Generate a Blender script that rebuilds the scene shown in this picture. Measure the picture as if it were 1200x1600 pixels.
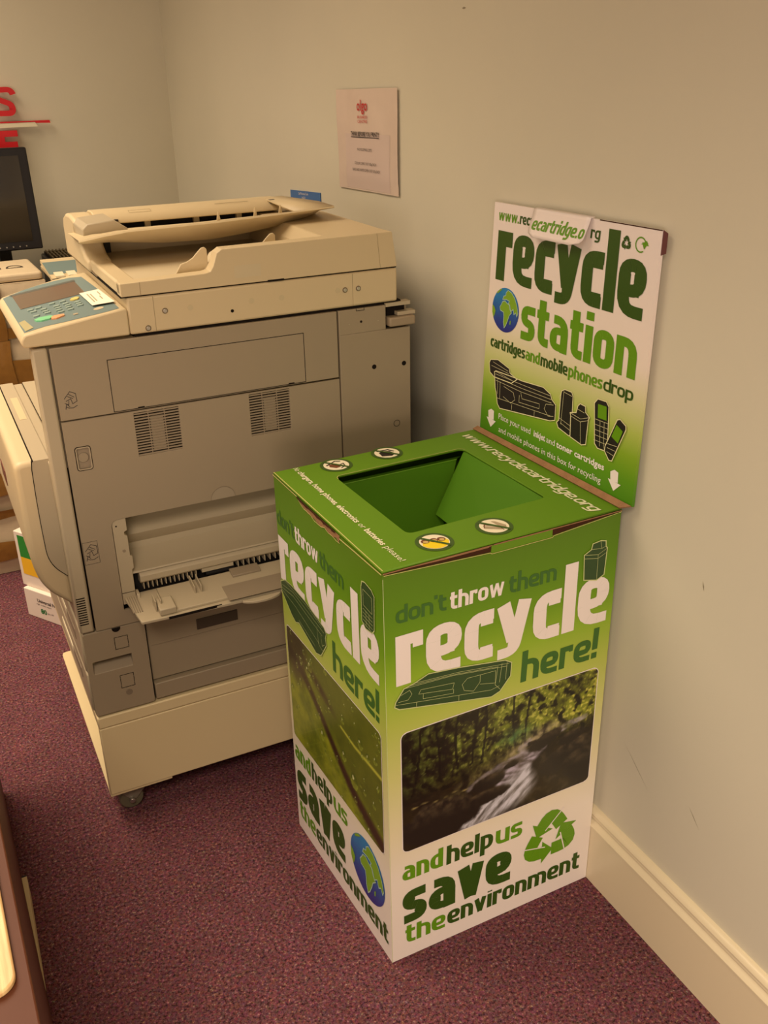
import bpy, bmesh, math, random
from mathutils import Vector, Matrix, noise
random.seed(7)
SC = bpy.context.scene
for o in list(bpy.data.objects): bpy.data.objects.remove(o)
COL = SC.collection
PI = math.pi

# ------------------------------------------------------------ camera
FPX = 1514.54; YAW, PIT, ROL = -0.4564, 0.4356, -0.0201
CAM = Vector((-0.9899, -1.1029, 1.4682))
fw = Vector((-math.sin(YAW)*math.cos(PIT), math.cos(YAW)*math.cos(PIT), -math.sin(PIT)))
rt = Vector((math.cos(YAW), math.sin(YAW), 0)); up = rt.cross(fw)
r2 = rt*math.cos(ROL) + up*math.sin(ROL); u2 = -rt*math.sin(ROL) + up*math.cos(ROL)
cd = bpy.data.cameras.new('camera'); cam = bpy.data.objects.new('camera', cd); COL.objects.link(cam)
cam.matrix_world = Matrix(((r2.x, u2.x, -fw.x, CAM.x), (r2.y, u2.y, -fw.y, CAM.y), (r2.z, u2.z, -fw.z, CAM.z), (0, 0, 0, 1)))
cd.sensor_fit = 'VERTICAL'; cd.sensor_height = 36.0; cd.lens = FPX/1600*36.0
cd.clip_start = 0.02; SC.camera = cam

# ------------------------------------------------------------ world, lights, exposure
w = bpy.data.worlds.new('room_light'); SC.world = w; w.use_nodes = True
w.node_tree.nodes['Background'].inputs[0].default_value = (1.0, 0.80, 0.62, 1)
w.node_tree.nodes['Background'].inputs[1].default_value = 0.42
def area(name, loc, rot, sx, sy, power, color):
    l = bpy.data.lights.new(name, 'AREA'); l.shape = 'RECTANGLE'; l.size = sx; l.size_y = sy
    l.energy = power; l.color = color
    o = bpy.data.objects.new(name, l); COL.objects.link(o); o.location = loc; o.rotation_euler = rot
    return o
WARM = (1.0, 0.80, 0.585)
a1 = area('ceiling_lamp_far', (-1.75, 1.40, 2.56), (0, 0, 0), 1.5, 2.0, 62, WARM); a1.data.spread = math.radians(125)
a2 = area('ceiling_lamp_near', (-1.5, -1.75, 2.56), (0, 0, 0), 1.0, 1.2, 56, (1.0, 0.82, 0.65)); a2.data.spread = math.radians(132)
fill_ = area('low_fill_light', (-2.2, -2.9, 0.85), (math.radians(86), 0, math.radians(-28)), 1.6, 1.0, 17, (1.0, 0.80, 0.64)); fill_.data.spread = math.radians(110)  # added low fill to brighten upright faces, stands for no actual window
vs = SC.view_settings
vs.view_transform = 'Standard'; vs.look = 'None'; vs.exposure = -0.14; vs.gamma = 1.0; vs.use_curve_mapping = False

# ------------------------------------------------------------ materials
def lin(c):
    return tuple((x/255/12.92 if x/255 <= 0.04045 else ((x/255+0.055)/1.055)**2.4) for x in c)
MATS = {}
def mat(name, c, rough=0.5, spec=0.5, metal=0.0, bump=0.0, bscale=300, vary=0.0, vscale=4, coat=0, alpha=None):
    if name in MATS: return MATS[name]
    m = bpy.data.materials.new(name); m.use_nodes = True
    nt = m.node_tree; b = nt.nodes['Principled BSDF']; l = lin(c)
    b.inputs['Base Color'].default_value = (*l, 1); b.inputs['Roughness'].default_value = rough
    b.inputs['Specular IOR Level'].default_value = spec; b.inputs['Metallic'].default_value = metal
    if coat: b.inputs['Coat Weight'].default_value = coat; b.inputs['Coat Roughness'].default_value = 0.1
    if alpha is not None: b.inputs['Alpha'].default_value = alpha
    tc = nt.nodes.new('ShaderNodeTexCoord')
    if bump:
        n = nt.nodes.new('ShaderNodeTexNoise'); n.inputs['Scale'].default_value = bscale; n.inputs['Detail'].default_value = 3
        nt.links.new(tc.outputs['Object'], n.inputs['Vector'])
        bp = nt.nodes.new('ShaderNodeBump'); bp.inputs['Strength'].default_value = bump; bp.inputs['Distance'].default_value = 0.002
        nt.links.new(n.outputs['Fac'], bp.inputs['Height']); nt.links.new(bp.outputs['Normal'], b.inputs['Normal'])
    n2 = nt.nodes.new('ShaderNodeTexNoise'); n2.inputs['Scale'].default_value = vscale; n2.inputs['Detail'].default_value = 4
    nt.links.new(tc.outputs['Object'], n2.inputs['Vector'])
    mx = nt.nodes.new('ShaderNodeMix'); mx.data_type = 'RGBA'
    nt.links.new(n2.outputs['Fac'], mx.inputs['Factor'])
    v = max(vary, 0.02)
    mx.inputs['A'].default_value = (*[x*(1-v) for x in l], 1); mx.inputs['B'].default_value = (*[min(1, x*(1+v)) for x in l], 1)
    nt.links.new(mx.outputs['Result'], b.inputs['Base Color'])
    MATS[name] = m; return m
def ramp_mat(name, axis, stops, rough=0.35, spec=0.4, a=0.0, b_=1.0):
    m = bpy.data.materials.new(name); m.use_nodes = True; nt = m.node_tree; b = nt.nodes['Principled BSDF']
    tc = nt.nodes.new('ShaderNodeTexCoord'); sp = nt.nodes.new('ShaderNodeSeparateXYZ'); nt.links.new(tc.outputs['Object'], sp.inputs[0])
    mr = nt.nodes.new('ShaderNodeMapRange'); mr.inputs['From Min'].default_value = a; mr.inputs['From Max'].default_value = b_
    nt.links.new(sp.outputs[axis], mr.inputs['Value'])
    cr = nt.nodes.new('ShaderNodeValToRGB'); nt.links.new(mr.outputs['Result'], cr.inputs['Fac'])
    e = cr.color_ramp.elements
    e[0].position = (stops[0][0]-a)/(b_-a); e[0].color = (*lin(stops[0][1]), 1)
    e[1].position = (stops[-1][0]-a)/(b_-a); e[1].color = (*lin(stops[-1][1]), 1)
    for s, c in stops[1:-1]:
        k = e.new((s-a)/(b_-a)); k.color = (*lin(c), 1)
    nt.links.new(cr.outputs['Color'], b.inputs['Base Color'])
    b.inputs['Roughness'].default_value = rough; b.inputs['Specular IOR Level'].default_value = spec
    MATS[name] = m; return m
def vcol_mat(name, rough=0.35):
    m = bpy.data.materials.new(name); m.use_nodes = True; nt = m.node_tree; b = nt.nodes['Principled BSDF']
    a = nt.nodes.new('ShaderNodeAttribute'); a.attribute_name = 'print'
    nt.links.new(a.outputs['Color'], b.inputs['Base Color']); b.inputs['Roughness'].default_value = rough
    return m

WHITE = mat('white_ink', (238, 228, 222), 0.4)
DKGREEN = mat('dark_green_ink', (50, 82, 14), 0.4)
MIDGREEN = mat('green_ink', (98, 150, 14), 0.4)
MUTEDGREEN = mat('muted_green_ink', (58, 104, 36), 0.4)  # printed ink, muted green in itself
BLACKINK = mat('black_ink', (34, 30, 28), 0.4)
CARTGREEN = mat('deep_green_ink', (46, 74, 36), 0.4)
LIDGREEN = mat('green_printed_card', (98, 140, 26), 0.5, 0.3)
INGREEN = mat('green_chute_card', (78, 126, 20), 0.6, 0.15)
KRAFT = mat('brown_corrugated_card', (150, 112, 78), 0.8, 0.2, bump=0.6, bscale=400, vary=0.25, vscale=60)
KRAFTD = mat('dark_card_gap', (66, 40, 26), 0.9, 0.1)
CREAM = mat('cream_plastic', (208, 189, 150), 0.45, 0.4, bump=0.05, bscale=900)
CREAMD = mat('cream_plastic_inner', (206, 190, 156), 0.5, 0.4)
GREY = mat('warm_grey_plastic', (156, 141, 116), 0.5, 0.4, bump=0.08, bscale=1200)
GREY2 = mat('warm_grey_plastic_trim', (148, 133, 110), 0.5, 0.4)
GREYL = mat('light_grey_plastic', (180, 166, 138), 0.45, 0.4)
PEDM = mat('cream_painted_steel', (222, 203, 158), 0.45, 0.4)
DARK = mat('black_plastic', (26, 24, 26), 0.4, 0.4)
DARKG = mat('dark_gap', (30, 24, 20), 0.9, 0.1)
ROLLER = mat('black_rubber', (30, 27, 25), 0.7, 0.3)
TEAL = mat('teal_panel', (112, 132, 130), 0.45, 0.4)
STEEL = mat('screw_steel', (200, 195, 185), 0.3, 0.5, 0.9)
RED = mat('red_plastic', (206, 24, 34), 0.4, 0.5)
TEXTBLK = mat('printed_black', (50, 42, 40), 0.6)

# ------------------------------------------------------------ object helpers
def tag(o, label=None, cat=None, group=None, kind=None):
    if label: o['label'] = label
    if cat: o['category'] = cat
    if group: o['group'] = group
    if kind: o['kind'] = kind
    return o
def empty(name, loc, rz=0, label=None, cat=None, group=None):
    o = bpy.data.objects.new(name, None); COL.objects.link(o); o.location = loc; o.rotation_euler = (0, 0, rz)
    o.empty_display_size = 0.05
    return tag(o, label, cat, group)
class MB:
    def __init__(s): s.v = []; s.f = []
    def quad(s, *p):
        n = len(s.v); s.v += [tuple(q) for q in p]; s.f.append(tuple(range(n, n+len(p)))); return s
    def box(s, x0, x1, y0, y1, z0, z1):
        n = len(s.v)
        s.v += [(x0,y0,z0),(x1,y0,z0),(x1,y1,z0),(x0,y1,z0),(x0,y0,z1),(x1,y0,z1),(x1,y1,z1),(x0,y1,z1)]
        s.f += [tuple(n+i for i in q) for q in ((0,3,2,1),(4,5,6,7),(0,1,5,4),(1,2,6,5),(2,3,7,6),(3,0,4,7))]; return s
    def prism(s, poly, axis, a0, a1):
        n = len(s.v); k = len(poly)
        for a in (a0, a1):
            for p, q in poly:
                s.v.append({'x': (a, p, q), 'y': (p, a, q), 'z': (p, q, a)}[axis])
        s.f.append(tuple(range(n, n+k))); s.f.append(tuple(range(n+2*k-1, n+k-1, -1)))
        for i in range(k):
            j = (i+1) % k; s.f.append((n+i, n+k+i, n+k+j, n+j))
        return s
    def cyl(s, c, axis, r, h, n=20, r1=None):
        r1 = r if r1 is None else r1
        k = len(s.v); ax = 'xyz'.index(axis); o1, o2 = [(1, 2), (0, 2), (0, 1)][ax]
        for t, rr in ((-h/2, r), (h/2, r1)):
            for i in range(n):
                p = list(c); p[ax] += t; p[o1] += rr*math.cos(2*PI*i/n); p[o2] += rr*math.sin(2*PI*i/n); s.v.append(tuple(p))
        s.f.append(tuple(range(k, k+n))); s.f.append(tuple(range(k+2*n-1, k+n-1, -1)))
        for i in range(n):
            j = (i+1) % n; s.f.append((k+i, k+n+i, k+n+j, k+j))
        return s
    def xf(s, fn): s.v = [tuple(fn(*p)) for p in s.v]; return s
    def build(s, name, m, parent=None, bevel=0, seg=2, smooth=True, recalc=True, solid=0):
        me = bpy.data.meshes.new(name); me.from_pydata(s.v, [], s.f)
        if recalc:
            bm = bmesh.new(); bm.from_mesh(me); bmesh.ops.remove_doubles(bm, verts=bm.verts, dist=1e-6)
            bmesh.ops.recalc_face_normals(bm, faces=bm.faces); bm.to_mesh(me); bm.free()
        me.materials.append(m)
        o = bpy.data.objects.new(name, me); COL.objects.link(o)
        if parent: o.parent = parent
        if smooth:
            for p in me.polygons: p.use_smooth = True
            me.set_sharp_from_angle(angle=math.radians(32))
        if solid:
            md = o.modifiers.new('thickness', 'SOLIDIFY'); md.thickness = solid; md.offset = -1
        if bevel:
            md = o.modifiers.new('edge', 'BEVEL'); md.width = bevel; md.segments = seg; md.limit_method = 'ANGLE'; md.angle_limit = math.radians(40)
            md.harden_normals = False
        return o
def holes_mesh(name, loops, depth, fn, m, parent=None, bevel=0):
    """flat plate bounded by loops[0] with the other loops cut out, mapped through fn(x,y,h)"""
    cu = bpy.data.curves.new(name, 'CURVE'); cu.dimensions = '2D'; cu.fill_mode = 'BOTH'; cu.extrude = depth/2
    for lp in loops:
        sp = cu.splines.new('POLY'); sp.points.add(len(lp)-1)
        for i, (x, y) in enumerate(lp): sp.points[i].co = (x, y, 0, 1)
        sp.use_cyclic_u = True
    t = bpy.data.objects.new('tmp', cu); COL.objects.link(t)
    bpy.context.view_layer.update()
    me = bpy.data.meshes.new_from_object(t.evaluated_get(bpy.context.evaluated_depsgraph_get()))
    bpy.data.objects.remove(t)
    for v in me.vertices: v.co = fn(v.co.x, v.co.y, v.co.z)
    me.name = name; me.materials.clear(); me.materials.append(m)
    bm = bmesh.new(); bm.from_mesh(me); bmesh.ops.remove_doubles(bm, verts=bm.verts, dist=1e-6)
    bmesh.ops.recalc_face_normals(bm, faces=bm.faces); bm.to_mesh(me); bm.free()
    o = bpy.data.objects.new(name, me); COL.objects.link(o)
    if parent: o.parent = parent
    return o
def rrect(x0, x1, y0, y1, r, n=6):
    p = []
    for cx, cy, a in ((x1-r, y1-r, 0), (x0+r, y1-r, 90), (x0+r, y0+r, 180), (x1-r, y0+r, 270)):
        for i in range(n+1):
            t = math.radians(a+90*i/n); p.append((cx+r*math.cos(t), cy+r*math.sin(t)))
    return p
def arc(cx, cy, r, a0, a1, n=12):
    return [(cx+r*math.cos(math.radians(a0+(a1-a0)*i/n)), cy+r*math.sin(math.radians(a0+(a1-a0)*i/n))) for i in range(n+1)]

# flat print: 2-D polygons mapped onto a face
def round_path(pts, r, n=5):
    out = [pts[0]]
    for i in range(1, len(pts)-1):
        a, b, c = Vector(pts[i-1]), Vector(pts[i]), Vector(pts[i+1])
        la, lc = (a-b).length, (c-b).length
        rr = min(r, la*(0.98 if i == 1 else 0.5), lc*(0.98 if i == len(pts)-2 else 0.5))
        p0, p2 = b+(a-b).normalized()*rr, b+(c-b).normalized()*rr
        for k in range(n+1):
            t = k/n; q = p0*(1-t)**2+b*2*t*(1-t)+p2*t*t; out.append((q.x, q.y))
    out.append(pts[-1]); return out
def stroke(pts, wv, wh):
    """ribbon along pts: wv wide where it runs vertically, wh where it runs horizontally"""
    L, R = [], []
    for i, p in enumerate(pts):
        a = Vector(pts[max(i-1, 0)]); b = Vector(pts[min(i+1, len(pts)-1)]); d = (b-a)
        if d.length < 1e-9: continue
        d.normalize(); nx, ny = -d.y, d.x
        ww = math.sqrt((wv*nx)**2+(wh*ny)**2)/2
        L.append((p[0]+nx*ww, p[1]+ny*ww)); R.append((p[0]-nx*ww, p[1]-ny*ww))
    return [[L[i], R[i], R[i+1], L[i+1]] for i in range(len(L)-1)]
WID = dict(a=.98, b=1, c=.84, d=1, e=1, f=.68, g=1, h=1, j=.5, k=1, m=1.62, n=1, o=1, p=1, q=1, r=.74, s=.86, t=.72, u=1, v=1, w=1.5, x=1, y=1.04, z=.9)
def glyph(ch, W, wv, wh, asc=1.42, desc=-.38):
    L, R, B, T, M = wv/2, W-wv/2, wh/2, 1-wh/2, .5
    r = min(.34, max(.1, (W-wv)*.8)); P = []
    def s(pts, rr=None, a=wv, b=wh): P.extend(stroke(round_path(pts, r if rr is None else rr), a, b))
    def st(x, y0, y1): s([(x, y0), (x, y1)])
    if ch == 'a': s([(L*.9, T), (R, T), (R, 0)]); s([(R, .58), (L, .58), (L, B), (R, B)], a=wv, b=wh*.85)
    elif ch == 'b': st(L, 0, asc); s([(L, T), (R, T), (R, B), (L, B)])
    elif ch == 'c': s([(W, T), (L, T), (L, B), (W, B)]); s([(R+.0, T), (R+.0, .70)], 0, wv*.9, wh); s([(R, B), (R, .27)], 0, wv*.9, wh)
    elif ch == 'd': st(R, 0, asc); s([(R, T), (L, T), (L, B), (R, B)])
    elif ch == 'e': s([(L, .46), (R, .46), (R, T), (L, T), (L, B), (W*.97, B)]) ; s([(L, .46), (R, .46)], 0, wv, wh*.8)
    elif ch == 'f': s([(W, asc-B), (L+.08, asc-B), (L+.08, 0)]); s([(0, T), (W, T)])
    elif ch == 'g': s([(R, T), (L, T), (L, B), (R, B)]); s([(R, 1), (R, desc+B), (L*.5, desc+B)])
    elif ch == 'h': st(L, 0, asc); s([(L, T), (R, T), (R, 0)])
    elif ch == 'i': st(L, 0, 1); P.append([(0, 1.14), (wv, 1.14), (wv, asc), (0, asc)])
    elif ch == 'j': s([(R, 1), (R, desc+B), (0, desc+B)]); P.append([(R-L, 1.14), (R+L, 1.14), (R+L, asc), (R-L, asc)])
    elif ch == 'k': st(L, 0, asc); s([(L, .45), (R, 1)]); s([(L, .55), (R, 0)])
    elif ch == 'l': st(L, 0, asc)
    elif ch == 'm':
        m = W/2; st(L, 0, 1); s([(L, T), (m, T), (m, 0)]); s([(m, T), (R, T), (R, 0)])
    elif ch == 'n': st(L, 0, 1); s([(L, T), (R, T), (R, 0)])
    elif ch == 'o': s([(W/2, T), (R, T), (R, B), (L, B), (L, T), (W/2, T)])
    elif ch == 'p': st(L, desc, 1); s([(L, T), (R, T), (R, B), (L, B)])
    elif ch == 'q': st(R, desc, 1); s([(R, T), (L, T), (L, B), (R, B)])
    elif ch == 'r': st(L, 0, 1); s([(L, T), (W, T)]); s([(W-L*.7, 1-.02), (W-L*.7, .70)], 0, wv*.7, wh)
    elif ch == 's': s([(W*.95, T), (L, T), (L, .52), (R, .48), (R, B), (W*.05, B)], min(r, .22))
    elif ch == 't': s([(L+.08, 1.28), (L+.08, B), (W, B)]); s([(0, T), (W*.95, T)])
    elif ch == 'u': s([(L, 1), (L, B), (R, B)]); st(R, 0, 1)
    elif ch == 'v': s([(L, 1), (M*W/.5*.5, 0)], 0); s([(R, 1), (W/2, 0)], 0)
    elif ch == 'w':
        for a, b in ((L, W*.28), (W*.5, W*.28), (W*.5, W*.72), (R, W*.72)): s([(a, 1), (b, 0)], 0, wv*.8, wh)
    elif ch == 'x': s([(L, 1), (R, 0)]); s([(R, 1), (L, 0)])
    elif ch == 'y': s([(L, 1), (W*.50, .22)], 0); s([(R, 1), (W*.50, desc+B), (W*.06, desc+B)], .16)
    elif ch == 'z': s([(0, T), (R, T), (L, B), (W, B)], 0)
    elif ch == '!': st(L, .42, asc); P.append([(0, 0), (wv, 0), (wv, .27), (0, .27)])
    elif ch == '.': P.append([(0, 0), (wv, 0), (wv, .26), (0, .26)])
    elif ch == ',': P.append([(0, .2), (wv, .2), (wv*.6, -.2), (0, -.2)])
    elif ch == "'": st(L, 1.08, asc)
    return P
def word(text, s0, s1, t0, xh, wv=.29, wh=.24, gap=.07, shear=0, asc=1.42, desc=-.38):
    """polygons of a word fitted between s0 and s1 on baseline t0 with x-height xh"""
    tot = (s1-s0)/xh; fixed = gap*(len(text)-1); var = 0
    for ch in text:
        if ch in WID: var += WID[ch]*.7
        elif ch == ' ': var += .35
        else: fixed += wv
    k = (tot-fixed)/var if var else 1
    x = 0; P = []
    for ch in text:
        W = WID[ch]*.7*k if ch in WID else (.35*k if ch == ' ' else wv)
        if ch != ' ':
            for q in glyph(ch, W, min(wv, W*.62) if ch in WID else wv, wh, asc, desc):
                P.append([(s0+(a+x+shear*b)*xh, t0+b*xh) for a, b in q])
        x += W+gap
    return P
def put(name, polys, fn, off, m, parent, label=None):
    mb = MB()
    for i, q in enumerate(polys):
        h = off+((i*0.618) % 1)*1.6e-4
        mb.quad(*[fn(a, b, h) for a, b in q])
    o = mb.build(name, m, parent, smooth=False, recalc=False)
    if label: o['label'] = label
    return o
def small_text(name, body, s0, s1, t0, size, fn, off, m, parent, bold=0.0, label=None, xscale=None):
    """built-in font, squeezed to fit s0..s1; size is the em height"""
    cu = bpy.data.curves.new('tmp', 'FONT'); cu.body = body; cu.size = size; cu.offset = bold; cu.resolution_u = 2
    t = bpy.data.objects.new('tmp', cu); COL.objects.link(t); bpy.context.view_layer.update()
    me = bpy.data.meshes.new_from_object(t.evaluated_get(bpy.context.evaluated_depsgraph_get()))
    bpy.data.objects.remove(t)
    xs = [v.co.x for v in me.vertices]; a, b = min(xs), max(xs)
    for v in me.vertices:
        v.co = Vector(fn(s0+(v.co.x-a)/(b-a)*(s1-s0), t0+v.co.y, off))
    me.materials.clear(); me.materials.append(m); me.name = name
    o = bpy.data.objects.new(name, me); COL.objects.link(o)
    if parent: o.parent = parent
    if label: o['label'] = label
    return o
def loop_lines(pts, w_, closed=True):
    out = []; n = len(pts)
    for i in range(n if closed else n-1):
        a, b = Vector(pts[i]), Vector(pts[(i+1) % n]); d = (b-a)
        if d.length < 1e-9: continue
        d.normalize(); nn = Vector((-d.y, d.x))*w_/2; e = d*w_*.5
        out.append([tuple(a-e+nn), tuple(a-e-nn), tuple(b+e-nn), tuple(b+e+nn)])
    return out
def cm(pts, dx=0, dy=0, k=.01): return [((x+dx)*k, (y+dy)*k) for x, y in pts]
def picture(name, fn, s0, s1, t0, t1, nx, ny, colfn, off, parent, r=.012, corners=None, label=None):
    """printed photograph: a grid of points, each with its own ink colour"""
    vs_, fs, cs = [], [], []
    for j in range(ny+1):
        for i in range(nx+1):
            a, b = i/nx, j/ny; s, t = s0+(s1-s0)*a, t0+(t1-t0)*b
            # rounded corners: pull the outer vertices in
            dx = min(s-s0, s1-s); dy = min(t-t0, t1-t)
            if dy < r:
                ins = r-math.sqrt(max(0, r*r-(r-dy)**2)); lo, hi = s0+ins, s1-ins; s = lo+(hi-lo)*a
            vs_.append(tuple(fn(s, t, off))); cs.append(colfn(a, b))
    for j in range(ny):
        for i in range(nx):
            k = j*(nx+1)+i; fs.append((k, k+1, k+nx+2, k+nx+1))
    me = bpy.data.meshes.new(name); me.from_pydata(vs_, [], fs)
    at = me.color_attributes.new('print', 'FLOAT_COLOR', 'POINT')
    for i, c in enumerate(cs): at.data[i].color = (*lin([max(0, min(255, q)) for q in c]), 1)
    me.materials.append(PHOTO)
    o = bpy.data.objects.new(name, me); COL.objects.link(o); o.parent = parent
    if label: o['label'] = label
    return o
PHOTO = vcol_mat('printed_photo', 0.28)

# ============================================================ ROOM
WALLM = bpy.data.materials.new('painted_plaster'); WALLM.use_nodes = True
nt = WALLM.node_tree; b = nt.nodes['Principled BSDF']; b.inputs['Roughness'].default_value = 0.55; b.inputs['Specular IOR Level'].default_value = 0.35
tc = nt.nodes.new('ShaderNodeTexCoord'); n1 = nt.nodes.new('ShaderNodeTexNoise'); n1.inputs['Scale'].default_value = 1.7; n1.inputs['Detail'].default_value = 5
nt.links.new(tc.outputs['Object'], n1.inputs['Vector'])
cr = nt.nodes.new('ShaderNodeValToRGB'); cr.color_ramp.elements[0].color = (*lin((203, 197, 176)), 1); cr.color_ramp.elements[1].color = (*lin((216, 209, 186)), 1)
nt.links.new(n1.outputs['Fac'], cr.inputs['Fac']); nt.links.new(cr.outputs['Color'], b.inputs['Base Color'])
n2 = nt.nodes.new('ShaderNodeTexNoise'); n2.inputs['Scale'].default_value = 90; n2.inputs['Detail'].default_value = 4
nt.links.new(tc.outputs['Object'], n2.inputs['Vector'])
bp = nt.nodes.new('ShaderNodeBump'); bp.inputs['Strength'].default_value = 0.12; bp.inputs['Distance'].default_value = 0.002
nt.links.new(n2.outputs['Fac'], bp.inputs['Height']); nt.links.new(bp.outputs['Normal'], b.inputs['Normal'])

CARPET = bpy.data.materials.new('purple_fleck_carpet'); CARPET.use_nodes = True
nt = CARPET.node_tree; b = nt.nodes['Principled BSDF']; b.inputs['Roughness'].default_value = 0.95; b.inputs['Specular IOR Level'].default_value = 0.1
tc = nt.nodes.new('ShaderNodeTexCoord')
vo = nt.nodes.new('ShaderNodeTexNoise'); vo.inputs['Scale'].default_value = 170; vo.inputs['Detail'].default_value = 2; vo.inputs['Roughness'].default_value = .8
nt.links.new(tc.outputs['Object'], vo.inputs['Vector'])
cr = nt.nodes.new('ShaderNodeValToRGB'); els = cr.color_ramp.elements
els[0].position = .30; els[0].color = (*lin((52, 34, 36)), 1); els[1].position = .72; els[1].color = (*lin((196, 160, 140)), 1)
for p, c in ((.42, (98, 58, 64)), (.50, (132, 84, 90)), (.57, (124, 76, 84)), (.63, (160, 112, 112))):
    e = els.new(p); e.color = (*lin(c), 1)
nt.links.new(vo.outputs['Fac'], cr.inputs['Fac'])
v2 = nt.nodes.new('ShaderNodeTexVoronoi'); v2.inputs['Scale'].default_value = 260; nt.links.new(tc.outputs['Object'], v2.inputs['Vector'])
hs = nt.nodes.new('ShaderNodeMix'); hs.data_type = 'RGBA'; hs.blend_type = 'OVERLAY'; hs.inputs['Factor'].default_value = .22
nt.links.new(cr.outputs['Color'], hs.inputs['A']); nt.links.new(v2.outputs['Color'], hs.inputs['B'])
n3 = nt.nodes.new('ShaderNodeTexNoise'); n3.inputs['Scale'].default_value = 14; n3.inputs['Detail'].default_value = 3
nt.links.new(tc.outputs['Object'], n3.inputs['Vector'])
mr = nt.nodes.new('ShaderNodeMapRange'); mr.inputs['To Min'].default_value = .54; mr.inputs['To Max'].default_value = .88
nt.links.new(n3.outputs['Fac'], mr.inputs['Value'])
mm = nt.nodes.new('ShaderNodeMix'); mm.data_type = 'RGBA'; mm.blend_type = 'MULTIPLY'; mm.inputs['Factor'].default_value = 1
nt.links.new(hs.outputs['Result'], mm.inputs['A']); nt.links.new(mr.outputs['Result'], mm.inputs['B'])
nt.links.new(mm.outputs['Result'], b.inputs['Base Color'])
bp = nt.nodes.new('ShaderNodeBump'); bp.inputs['Strength'].default_value = 0.8; bp.inputs['Distance'].default_value = 0.004
nt.links.new(vo.outputs['Fac'], bp.inputs['Height']); nt.links.new(bp.outputs['Normal'], b.inputs['Normal'])

YB = 2.578
tag(MB().box(-4.0, 0.1, -3.5, YB+.1, -0.05, 0.0).build('floor', CARPET, smooth=False), 'purple flecked carpet floor', kind='structure')
tag(MB().box(0.0, 0.1, -3.5, YB+.1, 0, 2.6).build('wall_right', WALLM, smooth=False), 'cream painted wall beside the bin and copier', kind='structure')
tag(MB().box(-4.0, 0.0, YB, YB+.1, 0, 2.6).build('wall_back', WALLM, smooth=False), 'cream painted wall behind the monitor', kind='structure')
tag(MB().box(-4.0, 0.1, -3.5, YB+.1, 2.6, 2.65).build('ceiling', mat('ceiling_paint', (225, 220, 205), .9), smooth=False), 'white ceiling', kind='structure')
SKM = mat('cream_gloss_paint', (226, 212, 178), 0.32, 0.5)
prof = [(0, 0), (-.0155, 0), (-.0155, .128)] + [(-.0175, .130), (-.0175, .134), (-.0150, .137)] + \
       [(-.0150+.006*math.sin(PI*i/8)-.0, .137+.016*i/8) for i in range(1, 8)] + [(-.012, .154), (-.013, .158), (-.011, .163), (-.006, .167), (0, .168)]
sk = MB().prism(prof, 'y', -3.5, YB).build('baseboard_right', SKM); tag(sk, 'cream moulded skirting board along the right wall', kind='structure')
sk = MB().prism([(YB+x, z) for x, z in prof], 'x', -4.0, -.018).build('baseboard_back', SKM); tag(sk, 'cream moulded skirting board along the back wall', kind='structure')
SCUFF = mat('scuff_mark', (150, 140, 116), .8, .1)
def scuff(y0, z0, y1, z1, wd=.0016):
    o = MB()
    d = Vector((y1-y0, z1-z0)).normalized(); n = Vector((-d.y, d.x))*wd/2
    o.quad((-.0003, y0, z0), (-.0003, (y0+y1)/2+n.x, (z0+z1)/2+n.y), (-.0003, y1, z1), (-.0003, (y0+y1)/2-n.x, (z0+z1)/2-n.y))
    q = o.build('scuff_mark', SCUFF, bpy.data.objects['wall_right'], smooth=False); return q
scuff(-.205, .345, -.235, .315); scuff(-.17, .75, -.175, .735, .003); scuff(.56, 1.55, .545, 1.55, .004); scuff(-.04, .36, -.115, .30, .001)

# ============================================================ RECYCLING BIN
BR = Vector((-.235, .21, 0))
binr = empty('recycling_bin', BR, 0, 'tall green printed cardboard recycling bin with a header board standing against the wall', 'recycling bin')
A0, C0, B0, D0 = Vector((-.4466, .0066, .001)), Vector((-.4624, .4093, .001)), Vector((-.0165, .0097, .001)), Vector((-.0215, .423, .001))
A1, C1, B1, D1 = Vector((-.4544, -.0019, .8023)), Vector((-.4599, .4229, .8023)), Vector((-.0165, .0054, .8023)), Vector((-.0215, .4376, .8023))
for q in (A0, C0, B0, D0, A1, C1, B1, D1): q -= BR
BW, BD, BH, HH = .4375, .4185, .8023, .433
def face(p00, p10, p11, p01, W, H, flip=False):
    n = (p10-p00).cross(p01-p00).normalized()
    if flip: n = -n
    def fn(s, t, off=0):
        a, b_ = s/W, t/H
        return p00*(1-a)*(1-b_)+p10*a*(1-b_)+p11*a*b_+p01*(1-a)*b_+n*off
    return fn
F1 = face(A0, B0, B1, A1, BW, BH)
F2 = face(C0, A0, A1, C1, BD, BH)
TP = face(C1, A1, B1, D1, BD, BW)
HBL, HBR, HTR, HTL = [Vector(q)-BR for q in ((-.026, .425, .810), (-.0125, -.0135, .812), (-.0135, -.022, 1.2445), (-.0135, .413, 1.2375))]
HD = face(HBL, HBR, HTR, HTL, BD, HH)
GRAD = ramp_mat('bin_side_print', 'Z', [(0, (240, 230, 222)), (.20, (238, 228, 212)), (.30, (228, 218, 178)), (.42, (206, 206, 128)), (.52, (178, 192, 84)), (.60, (142, 178, 44)), (.66, (108, 152, 20)), (.72, (92, 136, 18)), (.80, (84, 122, 16))], 0.38, .4, 0, .82)
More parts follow.
